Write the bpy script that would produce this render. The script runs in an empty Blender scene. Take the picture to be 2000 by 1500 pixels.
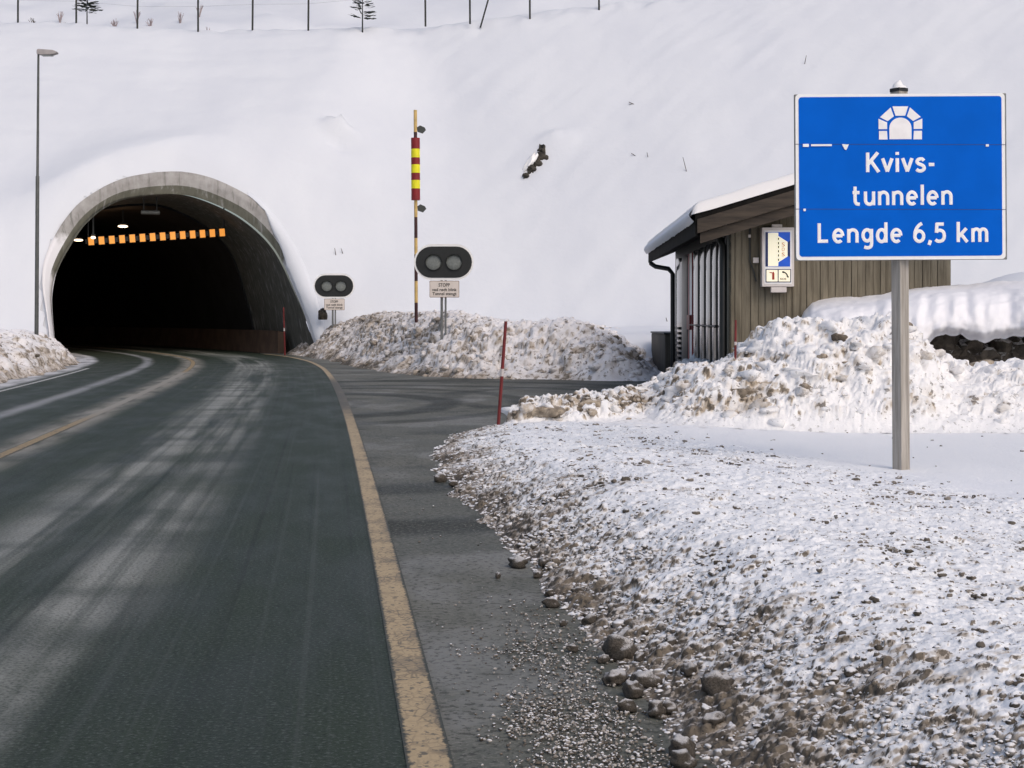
import bpy, bmesh, math, random
import numpy as np
from mathutils import Vector, Matrix, noise as mn
R = math.radians
random.seed(7)
sc = bpy.context.scene
COL = sc.collection

# ------------------------------------------------------------------ camera, sky, sun, exposure
F, H, HZ = 3000.0, 1.4, 620.0          # focal length in photo pixels, eye height, horizon row
cam = bpy.data.objects.new('camera', bpy.data.cameras.new('camera'))
COL.objects.link(cam)
cam.location = (0, 0, H); cam.rotation_euler = (R(90), 0, 0)
cam.data.sensor_width = 36; cam.data.lens = 36 * F / 2000; cam.data.shift_y = -130 / 2000
cam.data.clip_start = .1; cam.data.clip_end = 2000
sc.camera = cam
SUN_EL, SUN_AZ = R(46), R(145)         # azimuth clockwise from +Y: behind the camera, to the right
w = bpy.data.worlds.new("World"); sc.world = w; w.use_nodes = True
nt = w.node_tree
sky = nt.nodes.new('ShaderNodeTexSky'); sky.sky_type = 'NISHITA'; sky.sun_disc = False
sky.sun_elevation = SUN_EL; sky.sun_rotation = SUN_AZ
sky.air_density = 1.0; sky.dust_density = 4.0; sky.ozone_density = 1.0
bg = nt.nodes['Background']; bg.inputs[1].default_value = .138
nt.links.new(sky.outputs[0], bg.inputs[0])
sun = bpy.data.objects.new('sun', bpy.data.lights.new('sun', 'SUN')); COL.objects.link(sun)
sun.data.energy = .52; sun.data.angle = R(55); sun.data.color = (1, .92, .84)
sdir = Vector((math.sin(SUN_AZ) * math.cos(SUN_EL), math.cos(SUN_AZ) * math.cos(SUN_EL), math.sin(SUN_EL)))
sun.rotation_euler = sdir.to_track_quat('Z', 'Y').to_euler()
sc.view_settings.view_transform = 'Standard'; sc.view_settings.look = 'None'
sc.view_settings.exposure = 0; sc.view_settings.gamma = 1
sc.cycles.max_bounces = 8
sc.cycles.use_denoising = True; sc.cycles.sample_clamp_indirect = 3

# ------------------------------------------------------------------ helpers
def P(px, py, Y):
    return Vector(((px - 1000) / F * Y, Y, H - (py - HZ) / F * Y))
def G(px, py):                          # photo pixel on the road level
    Y = F * H / (py - HZ); return ((px - 1000) / F * Y, Y)

def meta(o, label=None, cat=None, group=None, kind=None):
    if label: o['label'] = label
    if cat: o['category'] = cat
    if group: o['group'] = group
    if kind: o['kind'] = kind
    return o
def empty(name, loc, label, cat, group=None, rot=(0, 0, 0)):
    o = bpy.data.objects.new(name, None); COL.objects.link(o)
    o.location = loc; o.rotation_euler = rot
    return meta(o, label, cat, group)
def link(name, me, mat=None, parent=None, smooth=False):
    if mat: me.materials.append(mat)
    if smooth: me.polygons.foreach_set('use_smooth', [True] * len(me.polygons))
    o = bpy.data.objects.new(name, me); COL.objects.link(o)
    if parent: o.parent = parent
    return o
def np_mesh(name, V, Fq, attrs=None):
    me = bpy.data.meshes.new(name); V = np.asarray(V, np.float32); Fq = np.asarray(Fq, np.int32)
    n = Fq.shape[1]
    me.vertices.add(len(V)); me.vertices.foreach_set('co', V.ravel())
    me.loops.add(Fq.size); me.loops.foreach_set('vertex_index', Fq.ravel())
    me.polygons.add(len(Fq)); me.polygons.foreach_set('loop_start', np.arange(0, Fq.size, n, dtype=np.int32))
    me.polygons.foreach_set('loop_total', np.full(len(Fq), n, np.int32))
    for k, v in (attrs or {}).items():
        a = me.attributes.new(k, 'FLOAT', 'POINT'); a.data.foreach_set('value', np.asarray(v, np.float32).ravel())
    me.update(calc_edges=True); me.validate()
    return me
def grid_faces(nr, nc, keep=None):
    i = np.arange(nr * nc).reshape(nr, nc)
    f = np.stack([i[:-1, :-1], i[:-1, 1:], i[1:, 1:], i[1:, :-1]], -1)
    if keep is not None:
        k = keep[:-1, :-1] & keep[:-1, 1:] & keep[1:, 1:] & keep[1:, :-1]
        f = f[k]
    return f.reshape(-1, 4)
class MB:
    def __init__(s): s.v = []; s.f = []
    def add(s, vs, fs):
        o = len(s.v); s.v += [tuple(v) for v in vs]; s.f += [tuple(i + o for i in f) for f in fs]
    def box(s, lo, hi, M=None):
        (a, b, c), (d, e, g) = lo, hi
        vs = [(a, b, c), (d, b, c), (d, e, c), (a, e, c), (a, b, g), (d, b, g), (d, e, g), (a, e, g)]
        if M: vs = [M @ Vector(v) for v in vs]
        s.add(vs, [(0, 3, 2, 1), (4, 5, 6, 7), (0, 1, 5, 4), (1, 2, 6, 5), (2, 3, 7, 6), (3, 0, 4, 7)])
    def prism(s, pts, o, ux, uy, d):    # outline in the plane (ux, uy), extruded by vector d
        o, ux, uy, d = map(Vector, (o, ux, uy, d)); n = len(pts)
        b = [o + ux * x + uy * y for x, y in pts]
        s.add(b + [p + d for p in b], [tuple(range(n)), tuple(range(2 * n - 1, n - 1, -1))] +
              [(i, i + n, (i + 1) % n + n, (i + 1) % n) for i in range(n)])
    def tube(s, pts, rad, n=10, cap=True):
        pts = [Vector(p) for p in pts]; rad = rad if isinstance(rad, (list, tuple)) else [rad] * len(pts)
        rings = []; up = None
        for i, p in enumerate(pts):
            t = (pts[min(i + 1, len(pts) - 1)] - pts[max(i - 1, 0)]).normalized()
            if up is None: up = t.orthogonal().normalized()
            up = (up - t * up.dot(t)).normalized(); sd = t.cross(up)
            rings.append([p + (up * math.cos(2 * math.pi * k / n) + sd * math.sin(2 * math.pi * k / n)) * rad[i] for k in range(n)])
        vs = [v for r in rings for v in r]; fs = []
        for i in range(len(pts) - 1):
            for k in range(n): fs.append((i * n + k, i * n + (k + 1) % n, (i + 1) * n + (k + 1) % n, (i + 1) * n + k))
        if cap: fs += [tuple(range(n - 1, -1, -1)), tuple(range((len(pts) - 1) * n, len(pts) * n))]
        s.add(vs, fs)
    def build(s, name, mat, parent=None, bevel=0, smooth=False, org=None):
        me = bpy.data.meshes.new(name)
        vs = s.v if org is None else [tuple(Vector(v) - Vector(org)) for v in s.v]
        me.from_pydata(vs, [], s.f)
        bm = bmesh.new(); bm.from_mesh(me); bmesh.ops.recalc_face_normals(bm, faces=bm.faces)
        if bevel:
            es = [e for e in bm.edges if len(e.link_faces) == 2 and e.calc_face_angle(0) > .6]
            bmesh.ops.bevel(bm, geom=es, offset=bevel, segments=2, affect='EDGES', profile=.5, clamp_overlap=True)
        bm.to_mesh(me); bm.free()
        o = link(name, me, mat, parent)
        if smooth:
            me.polygons.foreach_set('use_smooth', [True] * len(me.polygons)); me.set_sharp_from_angle(angle=R(40))
        return o

# ------------------------------------------------------------------ numpy noise
def _h(ix, iy, iz, seed):
    with np.errstate(over='ignore'):
        n = (ix.astype(np.uint32) * np.uint32(374761393) + iy.astype(np.uint32) * np.uint32(668265263)
             + iz.astype(np.uint32) * np.uint32(2147483647 - 77) + np.uint32(seed * 974634777 & 0xffffffff))
        n = (n ^ (n >> np.uint32(13))) * np.uint32(1274126177); n = (n ^ (n >> np.uint32(16))) * np.uint32(2246822519)
        n = n ^ (n >> np.uint32(15))
    return n.astype(np.float64) / 4294967295.0
def gn2(x, y, seed=0):                  # gradient noise, about -1..1
    x0 = np.floor(x).astype(np.int64); y0 = np.floor(y).astype(np.int64); fx = x - x0; fy = y - y0
    u = fx ** 3 * (fx * (fx * 6 - 15) + 10); v = fy ** 3 * (fy * (fy * 6 - 15) + 10); z = np.zeros_like(x0)
    def c(dx, dy):
        a = _h(x0 + dx, y0 + dy, z, seed) * 2 * np.pi; return np.cos(a) * (fx - dx) + np.sin(a) * (fy - dy)
    a = c(0, 0) * (1 - u) + c(1, 0) * u; b = c(0, 1) * (1 - u) + c(1, 1) * u
    return (a * (1 - v) + b * v) * 1.5
def fbm(x, y, oct=4, seed=0, g=.5):
    s = 0; a = 1
    for o in range(oct): s = s + a * gn2(x * 2 ** o + 17.3 * o, y * 2 ** o - 9.1 * o, seed + o); a *= g
    return s
def vn3(x, y, z, seed=0):
    x0, y0, z0 = (np.floor(q).astype(np.int64) for q in (x, y, z)); f_ = [x - x0, y - y0, z - z0]
    u, v, t = (q * q * (3 - 2 * q) for q in f_); r = 0
    for dx in (0, 1):
        for dy in (0, 1):
            for dz in (0, 1):
                r = r + _h(x0 + dx, y0 + dy, z0 + dz, seed) * (u if dx else 1 - u) * (v if dy else 1 - v) * (t if dz else 1 - t)
    return r * 2 - 1
def worley3(x, y, z, seed=0):
    x0, y0, z0 = (np.floor(q).astype(np.int64) for q in (x, y, z))
    F1 = np.full(x.shape, 9.); F2 = np.full(x.shape, 9.); I = np.zeros(x.shape)
    for dx in (-1, 0, 1):
        for dy in (-1, 0, 1):
            for dz in (-1, 0, 1):
                a, b, c = x0 + dx, y0 + dy, z0 + dz
                d = (a + _h(a, b, c, seed) - x) ** 2 + (b + _h(a, b, c, seed + 1) - y) ** 2 + (c + _h(a, b, c, seed + 2) - z) ** 2
                near = d < F1; F2 = np.where(near, F1, np.minimum(F2, d)); I = np.where(near, _h(a, b, c, seed + 3), I); F1 = np.where(near, d, F1)
    return np.sqrt(F1), np.sqrt(F2), I
def ss(a, b, x):
    t = np.clip((x - a) / (b - a), 0, 1); return t * t * (3 - 2 * t)
def sdist(X, Y, poly):                  # signed distance, positive inside the closed outline
    d = np.full(X.shape, 1e9); ins = np.zeros(X.shape, bool); n = len(poly)
    for i in range(n):
        (ax, ay), (bx, by) = poly[i], poly[(i + 1) % n]
        ex, ey = bx - ax, by - ay; t = np.clip(((X - ax) * ex + (Y - ay) * ey) / (ex * ex + ey * ey + 1e-12), 0, 1)
        d = np.minimum(d, (X - ax - t * ex) ** 2 + (Y - ay - t * ey) ** 2)
        if ay != by: ins ^= ((ay > Y) != (by > Y)) & (X < (bx - ax) * (Y - ay) / (by - ay) + ax)
    return np.where(ins, 1, -1) * np.sqrt(d)
def grid_normals(V):                    # V: rows x cols x 3
    n = np.cross(np.gradient(V, axis=1), np.gradient(V, axis=0)); n /= np.linalg.norm(n, axis=-1, keepdims=True) + 1e-12
    return np.where(n[..., 2:] < 0, -n, n)

_bm = bmesh.new(); bmesh.ops.create_icosphere(_bm, subdivisions=2, radius=1); _bm.verts.ensure_lookup_table()
ICV = np.array([tuple(v.co) for v in _bm.verts]); ICF = np.array([[v.index for v in f.verts] for f in _bm.faces]); _bm.free()
def lump_geo(c, rr, rng, flat=.75, elong=.4, rough=.42, fr=1.7):
    n = len(rr); k = len(ICV); an = rng.random(n) * 6.28; ph = rng.random((n, 3)) * 50; q = ICV[None] + 0 * ph[:, None]
    w_ = 1 + rough * vn3(q[..., 0] * fr + ph[:, None, 0], q[..., 1] * fr + ph[:, None, 1], q[..., 2] * fr + ph[:, None, 2], 5)
    q = q * w_[..., None]; ca, sa = np.cos(an)[:, None], np.sin(an)[:, None]; x, y = q[..., 0] * (1 + elong * rng.random(n))[:, None], q[..., 1]
    V = np.stack([x * ca - y * sa, x * sa + y * ca, q[..., 2] * flat], -1) * rr[:, None, None] + np.asarray(c)[:, None, :]
    return V.reshape(-1, 3), (ICF[None] + k * np.arange(n)[:, None, None]).reshape(-1, 3)
def with_lumps(name, V, keep, dirt, mask, n, rmin, rmax, seed, dl, sink=.0):
    """a snow surface plus broken lumps lying in it, one mesh"""
    rng = np.random.default_rng(seed); F4 = grid_faces(*V.shape[:2], keep); flat_ = V.reshape(-1, 3); p = np.clip(mask, 0, None).ravel() * np.clip(keep.ravel(), 0, 1); p = p / p.sum()
    idx = rng.choice(len(flat_), n, p=p); rr = rmin + (rmax - rmin) * rng.random(n) ** 2.2; c = flat_[idx] + np.stack([0 * rr, -.1 * rr, -sink * rr], -1)
    Vl, Fl = lump_geo(c, rr, rng, .7, .9, .75, 1.5); dd = np.clip(dl(rng.random(n)) + .6 * dirt.ravel()[idx], 0, 1)
    V2 = np.concatenate([flat_, Vl]); F3 = np.concatenate([F4[:, [0, 1, 2]], F4[:, [0, 2, 3]], Fl + len(flat_)])
    return np_mesh(name, V2, F3, {'dirt': np.concatenate([dirt.ravel(), np.repeat(dd, len(ICV))]), 'grit': np.concatenate([np.clip(mask, 0, 1).ravel() * 0 + .5 + .4 * (dirt.ravel() > .1), np.full(len(Vl), .4)])})

# ------------------------------------------------------------------ node helper and materials
class NT:
    def __init__(s, name):
        s.m = bpy.data.materials.new(name); s.m.use_nodes = True; s.t = s.m.node_tree; s.b = s.t.nodes['Principled BSDF']
    def n(s, t, **k):
        o = s.t.nodes.new(t)
        for a, v in k.items(): setattr(o, a, v)
        return o
    def put(s, sock, v):
        if isinstance(v, bpy.types.NodeSocket): s.t.links.new(v, sock)
        elif v is not None:
            if isinstance(v, (tuple, list)) and len(v) == 3 and sock.type == 'RGBA': v = (*v, 1)
            sock.default_value = v
    def set(s, **k):
        for a, v in k.items(): s.put(s.b.inputs[a.replace('_', ' ')], v)
    def math(s, op, a, b=None, c=None, clamp=False):
        o = s.n('ShaderNodeMath', operation=op, use_clamp=clamp); s.put(o.inputs[0], a); s.put(o.inputs[1], b)
        if c is not None: s.put(o.inputs[2], c)
        return o.outputs[0]
    def co(s, which='Object', scale=(1, 1, 1), rot=(0, 0, 0)):
        tc = s.n('ShaderNodeTexCoord').outputs[which]; mp = s.n('ShaderNodeMapping'); s.put(mp.inputs[0], tc)
        mp.inputs['Scale'].default_value = scale; mp.inputs['Rotation'].default_value = rot; return mp.outputs[0]
    def noise(s, vec, scale=1, detail=4, rough=.55, out=0):
        o = s.n('ShaderNodeTexNoise'); s.put(o.inputs['Vector'], vec); o.inputs['Scale'].default_value = scale
        o.inputs['Detail'].default_value = detail; o.inputs['Roughness'].default_value = rough; return o.outputs[out]
    def ramp(s, f, lo, hi, a=0, b=1):
        o = s.n('ShaderNodeMapRange', interpolation_type='SMOOTHSTEP'); s.put(o.inputs[0], f)
        for i, v in enumerate((lo, hi, a, b)): s.put(o.inputs[i + 1], v)
        return o.outputs[0]
    def mix(s, f, a, b):
        o = s.n('ShaderNodeMix', data_type='RGBA'); s.put(o.inputs[0], f); s.put(o.inputs[6], a); s.put(o.inputs[7], b); return o.outputs[2]
    def bump(s, h, strength=.3, dist=.02):
        o = s.n('ShaderNodeBump'); s.put(o.inputs['Height'], h); o.inputs['Strength'].default_value = strength
        o.inputs['Distance'].default_value = dist; s.put(s.b.inputs['Normal'], o.outputs[0])
    def attr(s, name):
        return s.n('ShaderNodeAttribute', attribute_name=name).outputs['Fac']
def simple(name, col, rough=.6, metal=0, var=.12, scale=6, stretch=(1, 1, 1), bump=0, spec=.5, emit=None, es=0):
    m = NT(name); f = m.noise(m.co(scale=stretch), scale, 5)
    m.set(Base_Color=m.mix(m.ramp(f, .3, .7), tuple(c * (1 - var) for c in col), tuple(min(1, c * (1 + var)) for c in col)),
          Roughness=rough, Metallic=metal, Specular_IOR_Level=spec)
    if bump: m.bump(f, bump, .01)
    if emit: m.set(Emission_Color=emit, Emission_Strength=es)
    return m.m

SNOW = (.85, .86, .885)
def snow_mat(name, dirty=(.40, .355, .31), dark=(.075, .065, .055), bs=22, bstr=.35, bd=.03, tint=SNOW, gs=40):
    m = NT(name); v = m.co(); d = m.attr('dirt')
    n1 = m.noise(v, 9, 5, .6)
    nf = m.noise(v, gs * .62, 3, .65); d2 = m.math('ADD', d, m.math('MULTIPLY', m.math('SUBTRACT', m.math('ADD', m.math('MULTIPLY', n1, .5), m.math('MULTIPLY', nf, .5)), .5), m.math('MULTIPLY', d, 3.2)), clamp=True)
    c = m.mix(m.ramp(d2, .02, .5), tint, dirty); c = m.mix(m.ramp(d2, .5, .95), c, dark)
    gp = m.math('MULTIPLY', m.math('SUBTRACT', m.noise(v, gs * .045, 4, .6), .5), .22)
    gr = m.math('ADD', m.math('ADD', m.noise(v, gs, 3, .6), gp), m.math('MULTIPLY', d, .22))
    c = m.mix(m.math('MULTIPLY', m.ramp(gr, .618, .655), m.math('MULTIPLY', m.attr('grit'), .85)), c, m.mix(m.ramp(n1, .4, .6), (.06, .05, .04), (.20, .165, .125)))
    m.set(Base_Color=c, Roughness=.75, Specular_IOR_Level=.25)
    m.bump(m.noise(v, bs, 6, .62), bstr, bd)
    return m.m
M_BANK = snow_mat('dirty_snow', bs=26, bstr=.5, bd=.022)
M_PILE = snow_mat('ploughed_snow', gs=13, dirty=(.46, .385, .30), dark=(.10, .08, .06), bs=9, bstr=.5, bd=.06, tint=(.875, .868, .875))
M_BERM = snow_mat('grimy_snow', gs=9, dirty=(.45, .39, .33), dark=(.085, .08, .065), bs=8, bstr=.5, bd=.07, tint=(.85, .83, .84))
def hill_mat():
    m = NT('hill_snow'); v = m.co(scale=(1, .55, .55), rot=(0, 0, R(0)))
    m.set(Roughness=.8, Specular_IOR_Level=.2)
    n = m.noise(v, .35, 5, .55); m.set(Base_Color=m.mix(m.ramp(n, .3, .7), (.675, .695, .742), (.72, .738, .775)))
    m.bump(m.noise(m.co(), 1.6, 7, .6), .22, .12)
    return m.m
M_HILL = hill_mat()

def road_mat():
    m = NT('asphalt'); uv = m.n('ShaderNodeUVMap', uv_map='uv').outputs[0]
    sp = m.n('ShaderNodeSeparateXYZ'); m.put(sp.inputs[0], uv); u0, s = sp.outputs[0], sp.outputs[1]
    def st(su, ss_, scale, det=5, ro=.55):
        mp = m.n('ShaderNodeMapping'); m.put(mp.inputs[0], uv); mp.inputs['Scale'].default_value = (su, ss_, 1); return m.noise(mp.outputs[0], scale, det, ro)
    u = m.math('ADD', u0, m.math('MULTIPLY', m.math('SUBTRACT', st(.5, .12, 1, 3), .5), .28))
    fine = m.noise(m.co(), 55, 3, .7); mid = st(1.7, .5, 1.2, 6, .6); long_ = st(2.1, .10, 1, 5); long2 = st(7, .05, 1.3, 4); cross = st(.5, .9, 1, 4)
    def band(c, wd, soft): return m.ramp(m.math('ABSOLUTE', m.math('SUBTRACT', u, c)), wd - soft, wd + soft, 1, 0)
    c = m.mix(m.ramp(mid, .3, .7), (.0165, .0265, .0165), (.031, .0445, .029))
    c = m.mix(m.ramp(fine, .54, .66, 0, .8), c, (.105, .12, .11)); c = m.mix(m.ramp(fine, .46, .34, 0, .9), c, (.008, .010, .009)); c = m.mix(m.ramp(m.noise(m.co(), 24, 3, .6), .64, .72, 0, .5), c, (.11, .12, .11)); c = m.mix(m.ramp(m.noise(m.co(), 17, 3, .6), .36, .28, 0, .8), c, (.007, .008, .007))
    c = m.mix(m.math('MULTIPLY', m.ramp(long2, .5, .75), .25), c, (.06, .07, .066))
    thin = st(15, .035, 1, 3); c = m.mix(m.ramp(thin, .56, .68, 0, .35), c, (.075, .085, .078)); c = m.mix(m.ramp(thin, .44, .34, 0, .45), c, (.012, .016, .012))
    lane = m.math('MULTIPLY', band(-1.85, .55, .32), m.math('MULTIPLY', m.ramp(long_, .36, .62), m.math('MULTIPLY', m.ramp(cross, .32, .6, .35, 1), m.math('MULTIPLY', m.ramp(fine, .38, .55, .45, 1), m.ramp(st(9, .08, 1, 4), .35, .55, .5, 1)))))
    c = m.mix(m.math('MULTIPLY', lane, 1.25, clamp=True), c, (.27, .275, .25))
    cen = m.math('MULTIPLY', band(-3.62, .26, .2), m.ramp(st(2, .5, 1.5), .3, .6, .25, 1)); c = m.mix(m.math('MULTIPLY', cen, .75), c, (.34, .315, .27))
    strip = m.math('MULTIPLY', band(-4.95, .13, .12), m.ramp(st(2, .3, 1.2), .28, .5, .2, 1)); c = m.mix(m.math('MULTIPLY', strip, .45), c, (.50, .50, .52))
    left = m.math('MULTIPLY', m.ramp(u, -6.45, -6.75), m.ramp(mid, .35, .6, .3, 1)); c = m.mix(m.math('MULTIPLY', left, .9), c, (.62, .62, .64))
    sh = m.ramp(u0, .1, .42); spk = m.ramp(m.noise(m.co(), 26, 4, .7), .42, .66)
    c = m.mix(m.math('MULTIPLY', sh, m.ramp(mid, .25, .7, .45, .85)), c, m.mix(spk, (.085, .086, .078), (.17, .168, .155)))
    salt = m.math('MULTIPLY', band(.36, .07, .08), m.ramp(long_, .35, .6)); c = m.mix(m.math('MULTIPLY', salt, .5), c, (.26, .255, .24))
    m.set(Base_Color=c, Roughness=m.ramp(mid, .3, .7, .5, .66), Specular_IOR_Level=.16)
    m.bump(m.math('ADD', fine, m.math('MULTIPLY', m.noise(m.co(), 130, 2), .7)), .35, .012)
    return m.m
M_ROAD = road_mat()
def side_mat():
    m = NT('side_asphalt'); v = m.co(); mid = m.noise(v, .9, 6, .6); fine = m.noise(v, 45, 3, .7)
    sp = m.n('ShaderNodeSeparateXYZ'); m.put(sp.inputs[0], m.n('ShaderNodeTexCoord').outputs['Object'])
    c = m.mix(m.ramp(mid, .3, .7), (.094, .099, .083), (.15, .151, .13))
    stre = m.noise(m.co(scale=(.42, .30, 1), rot=(0, 0, R(24))), 1.5, 7, .62)
    c = m.mix(m.ramp(stre, .51, .62, 0, .8), c, (.22, .222, .21)); c = m.mix(m.ramp(stre, .47, .36, 0, .7), c, (.034, .04, .039))
    wob = m.math('MULTIPLY', m.math('SUBTRACT', m.noise(v, .5, 3), .5), .35)
    for cx, cy, r, wd, f_ in ((-3.2, 24.9, 2.1, .26, .85), (-3.4, 24.6, 1.0, .12, .4), (-2.2, 22.0, 6.0, .22, .75), (-2.2, 22.0, 7.4, .26, .8), (0.5, 18.5, 10.2, .24, .7), (-3.0, 25.3, 3.2, .18, .65), (1.5, 27.0, 2.6, .2, .5)):
        dx = m.math('SUBTRACT', sp.outputs[0], cx); dy = m.math('MULTIPLY', m.math('SUBTRACT', sp.outputs[1], cy), .62)
        d = m.math('SQRT', m.math('ADD', m.math('MULTIPLY', dx, dx), m.math('MULTIPLY', dy, dy)))
        d = m.math('ABSOLUTE', m.math('SUBTRACT', m.math('ADD', d, wob), r))
        c = m.mix(m.math('MULTIPLY', m.ramp(d, wd * .6, wd * 1.5, 1, 0), f_), c, (.022, .027, .024))
    c = m.mix(m.ramp(m.noise(v, 1.7, 5, .65), .68, .74, 0, .6), c, (.5, .5, .52))
    c = m.mix(m.ramp(fine, .51, .62, 0, .6), c, (.21, .205, .18)); c = m.mix(m.ramp(m.noise(v, 30, 4, .7), .47, .40, 0, .65), c, (.035, .035, .03))
    m.set(Base_Color=c, Roughness=m.ramp(mid, .3, .7, .55, .75), Specular_IOR_Level=.12); m.bump(fine, .35, .012)
    return m.m
M_SIDE = side_mat()
def paint_mat(name, col, cover, cov_rng, UC=.002, HWD=.074):
    m = NT(name); uv = m.n('ShaderNodeUVMap', uv_map='uv').outputs[0]
    sp = m.n('ShaderNodeSeparateXYZ'); m.put(sp.inputs[0], uv)
    mp = m.n('ShaderNodeMapping'); m.put(mp.inputs[0], uv); mp.inputs['Scale'].default_value = (22, 15, 1)
    vo = m.n('ShaderNodeTexVoronoi', feature='DISTANCE_TO_EDGE'); m.put(vo.inputs['Vector'], mp.outputs[0]); vo.inputs['Scale'].default_value = 1
    n = m.noise(m.co(), 30, 5, .65); n2 = m.noise(m.co(), 3, 5, .6)
    c = m.mix(m.ramp(n, .3, .7), tuple(x * .8 for x in col), col)
    c = m.mix(m.math('MULTIPLY', m.ramp(vo.outputs[0], .02, .10, .6, 0), m.ramp(n2, .35, .6)), c, (.10, .08, .055))
    c = m.mix(m.ramp(n, .54, .62, 0, .85), c, (.075, .072, .058)); c = m.mix(m.ramp(n2, .55, .7, 0, .5), c, (.12, .105, .08)); c = m.mix(m.math('MULTIPLY', m.ramp(sp.outputs[0], .0, .085), m.ramp(n2, .4, .65, 0, .8)), c, (.13, .115, .085))
    a, b, d, e = cov_rng
    ed_ = m.math('ADD', m.math('ABSOLUTE', m.math('SUBTRACT', sp.outputs[0], UC)), m.math('MULTIPLY', m.math('SUBTRACT', m.noise(m.co(), 38, 5, .7), .5), .055))
    c = m.mix(m.ramp(ed_, HWD - .018, HWD - .006, 0, .95), c, (.03, .037, .03))
    cv = m.math('MULTIPLY', m.math('MULTIPLY', m.ramp(sp.outputs[1], a, b), m.ramp(sp.outputs[1], d, e, 1, 0)), m.ramp(n2, .2, .5, .6, 1))
    c = m.mix(cv, c, cover); m.set(Base_Color=c, Roughness=.65); m.bump(n, .4, .008)
    m.m['n'] = 1
    return m.m
M_YEL = paint_mat('worn_yellow_paint', (.50, .375, .215), (.085, .078, .06), (26, 31, 39, 44))
M_CEN = paint_mat('centre_yellow_paint', (.36, .26, .13), (.27, .25, .21), (26, 30, 45, 47), -3.61, .07)
M_WHT = paint_mat('white_edge_paint', (.55, .55, .53), (.5, .5, .5), (500, 501, 502, 503), -6.36, .06)

def concrete_mat(name, a, b, frost=True, dark=.5):
    m = NT(name); v = m.co(); st_ = m.noise(m.co(scale=(3.4, 3.4, .22)), 1.5, 6, .65); n = m.noise(v, 2.5, 6, .6)
    c = m.mix(m.ramp(n, .3, .7), a, b); c = m.mix(m.ramp(st_, .52, .7, 0, .75), c, (.42, .41, .40)); c = m.mix(m.ramp(st_, .46, .3, 0, dark), c, (.06, .06, .045))
    if frost:
        f_ = m.attr('frost'); f2 = m.ramp(m.math('ADD', f_, m.math('MULTIPLY', m.math('SUBTRACT', m.noise(v, 1.2, 6, .6), .5), .9)), .35, .6)
        c = m.mix(f2, c, (.80, .785, .80))
    m.set(Base_Color=c, Roughness=.85); m.bump(n, .3, .03); return m.m
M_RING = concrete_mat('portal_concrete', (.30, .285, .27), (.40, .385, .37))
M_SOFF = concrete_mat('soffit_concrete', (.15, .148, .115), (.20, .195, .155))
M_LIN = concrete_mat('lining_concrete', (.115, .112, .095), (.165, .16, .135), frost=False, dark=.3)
M_DEEP = simple('shaded_dark_lining', (.022, .023, .024), .85, var=.3, scale=.8)  # dark cladding; the unlit depth of the tunnel is put into its colour
M_BASE = simple('tunnel_base_wall', (.12, .075, .05), .8, var=.25, scale=1.5)  # concrete; the orange tunnel light is put into this reddish colour
def wood_mat(name, a, b, sc_=(5, 5, .35), rough=.8):
    m = NT(name); v = m.co(scale=sc_); n = m.noise(v, 3, 7, .65); n2 = m.noise(m.co(), 1.6, 4)
    c = m.mix(m.ramp(n, .28, .72), a, b); c = m.mix(m.ramp(n2, .55, .8, 0, .4), c, tuple(x * 1.7 for x in b)); m.set(Base_Color=c, Roughness=rough); m.bump(n, .35, .01); return m.m
M_WOOD = wood_mat('weathered_cladding', (.115, .097, .066), (.25, .218, .16))
M_BARGE = wood_mat('dark_bargeboard', (.026, .019, .014), (.075, .056, .040), (.5, 5, 5))
M_POST = wood_mat('grey_timber_post', (.25, .225, .195), (.49, .45, .40), (9, 9, .5))
M_BLACK = simple('black_metal', (.012, .013, .013), .45, var=.2)
M_SOOT = simple('matt_black', (.014, .013, .012), .85, var=.25, spec=.08)
M_DARK = simple('dark_grey', (.04, .043, .043), .6, var=.2)
M_STEEL = simple('galvanised_steel', (.20, .205, .20), .5, metal=.3, var=.15)
M_LAMPP = simple('grey_pole', (.085, .09, .085), .55, metal=.2, var=.15)
M_HEAD = simple('lamp_head_grey', (.36, .33, .32), .55, var=.1)
M_WHITE = simple('white_sheet', (.90, .89, .88), .45, var=.03)
M_CREAM = simple('cream_plate', (.74, .66, .60), .5, var=.05)
M_BLUE = simple('sign_blue', (.0012, .118, .59), .6, var=.05, scale=3, spec=.05)
M_LETTER = simple('white_film', (.90, .875, .87), .5, var=.05, scale=8)
M_NAVY = simple('navy_film', (.008, .02, .10), .4, var=.1)
M_BLUE2 = simple('bright_blue_film', (.008, .10, .62), .4, emit=(.008, .10, .62), es=.12)
M_LIT = simple('backlit_cream', (.85, .80, .62), .4, var=.02, emit=(1, .93, .70), es=.38)
M_TXT = simple('black_print', (.02, .018, .016), .5, var=.1)
M_BRN = simple('brown_print', (.20, .10, .05), .5, var=.1)
M_RED = simple('red_print', (.42, .04, .02), .5, var=.1)
M_ORNG = simple('orange_print', (.55, .20, .06), .5, var=.1)
M_LENS = simple('unlit_lens', (.20, .215, .205), .35, var=.15, scale=30)
M_STAKE = simple('stake_red', (.15, .012, .012), .5, var=.25, scale=5)
M_REFL = simple('reflective_band', (.55, .5, .48), .4)
M_PRED = simple('marker_red', (.23, .008, .012), .45, var=.15)
M_PYEL = simple('marker_yellow', (.86, .80, .012), .45, var=.06)
M_PTAN = simple('pole_yellow', (.62, .42, .15), .5, var=.15, scale=9)
M_PDRK = simple('pole_dark_red', (.045, .010, .010), .5, var=.2)
M_FLAP = simple('marker_flap', (.055, .06, .055), .6)
M_DOOR = simple('door_metal', (.075, .085, .085), .12, metal=.6, var=.2, scale=2, stretch=(1, 1, .3))
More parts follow.
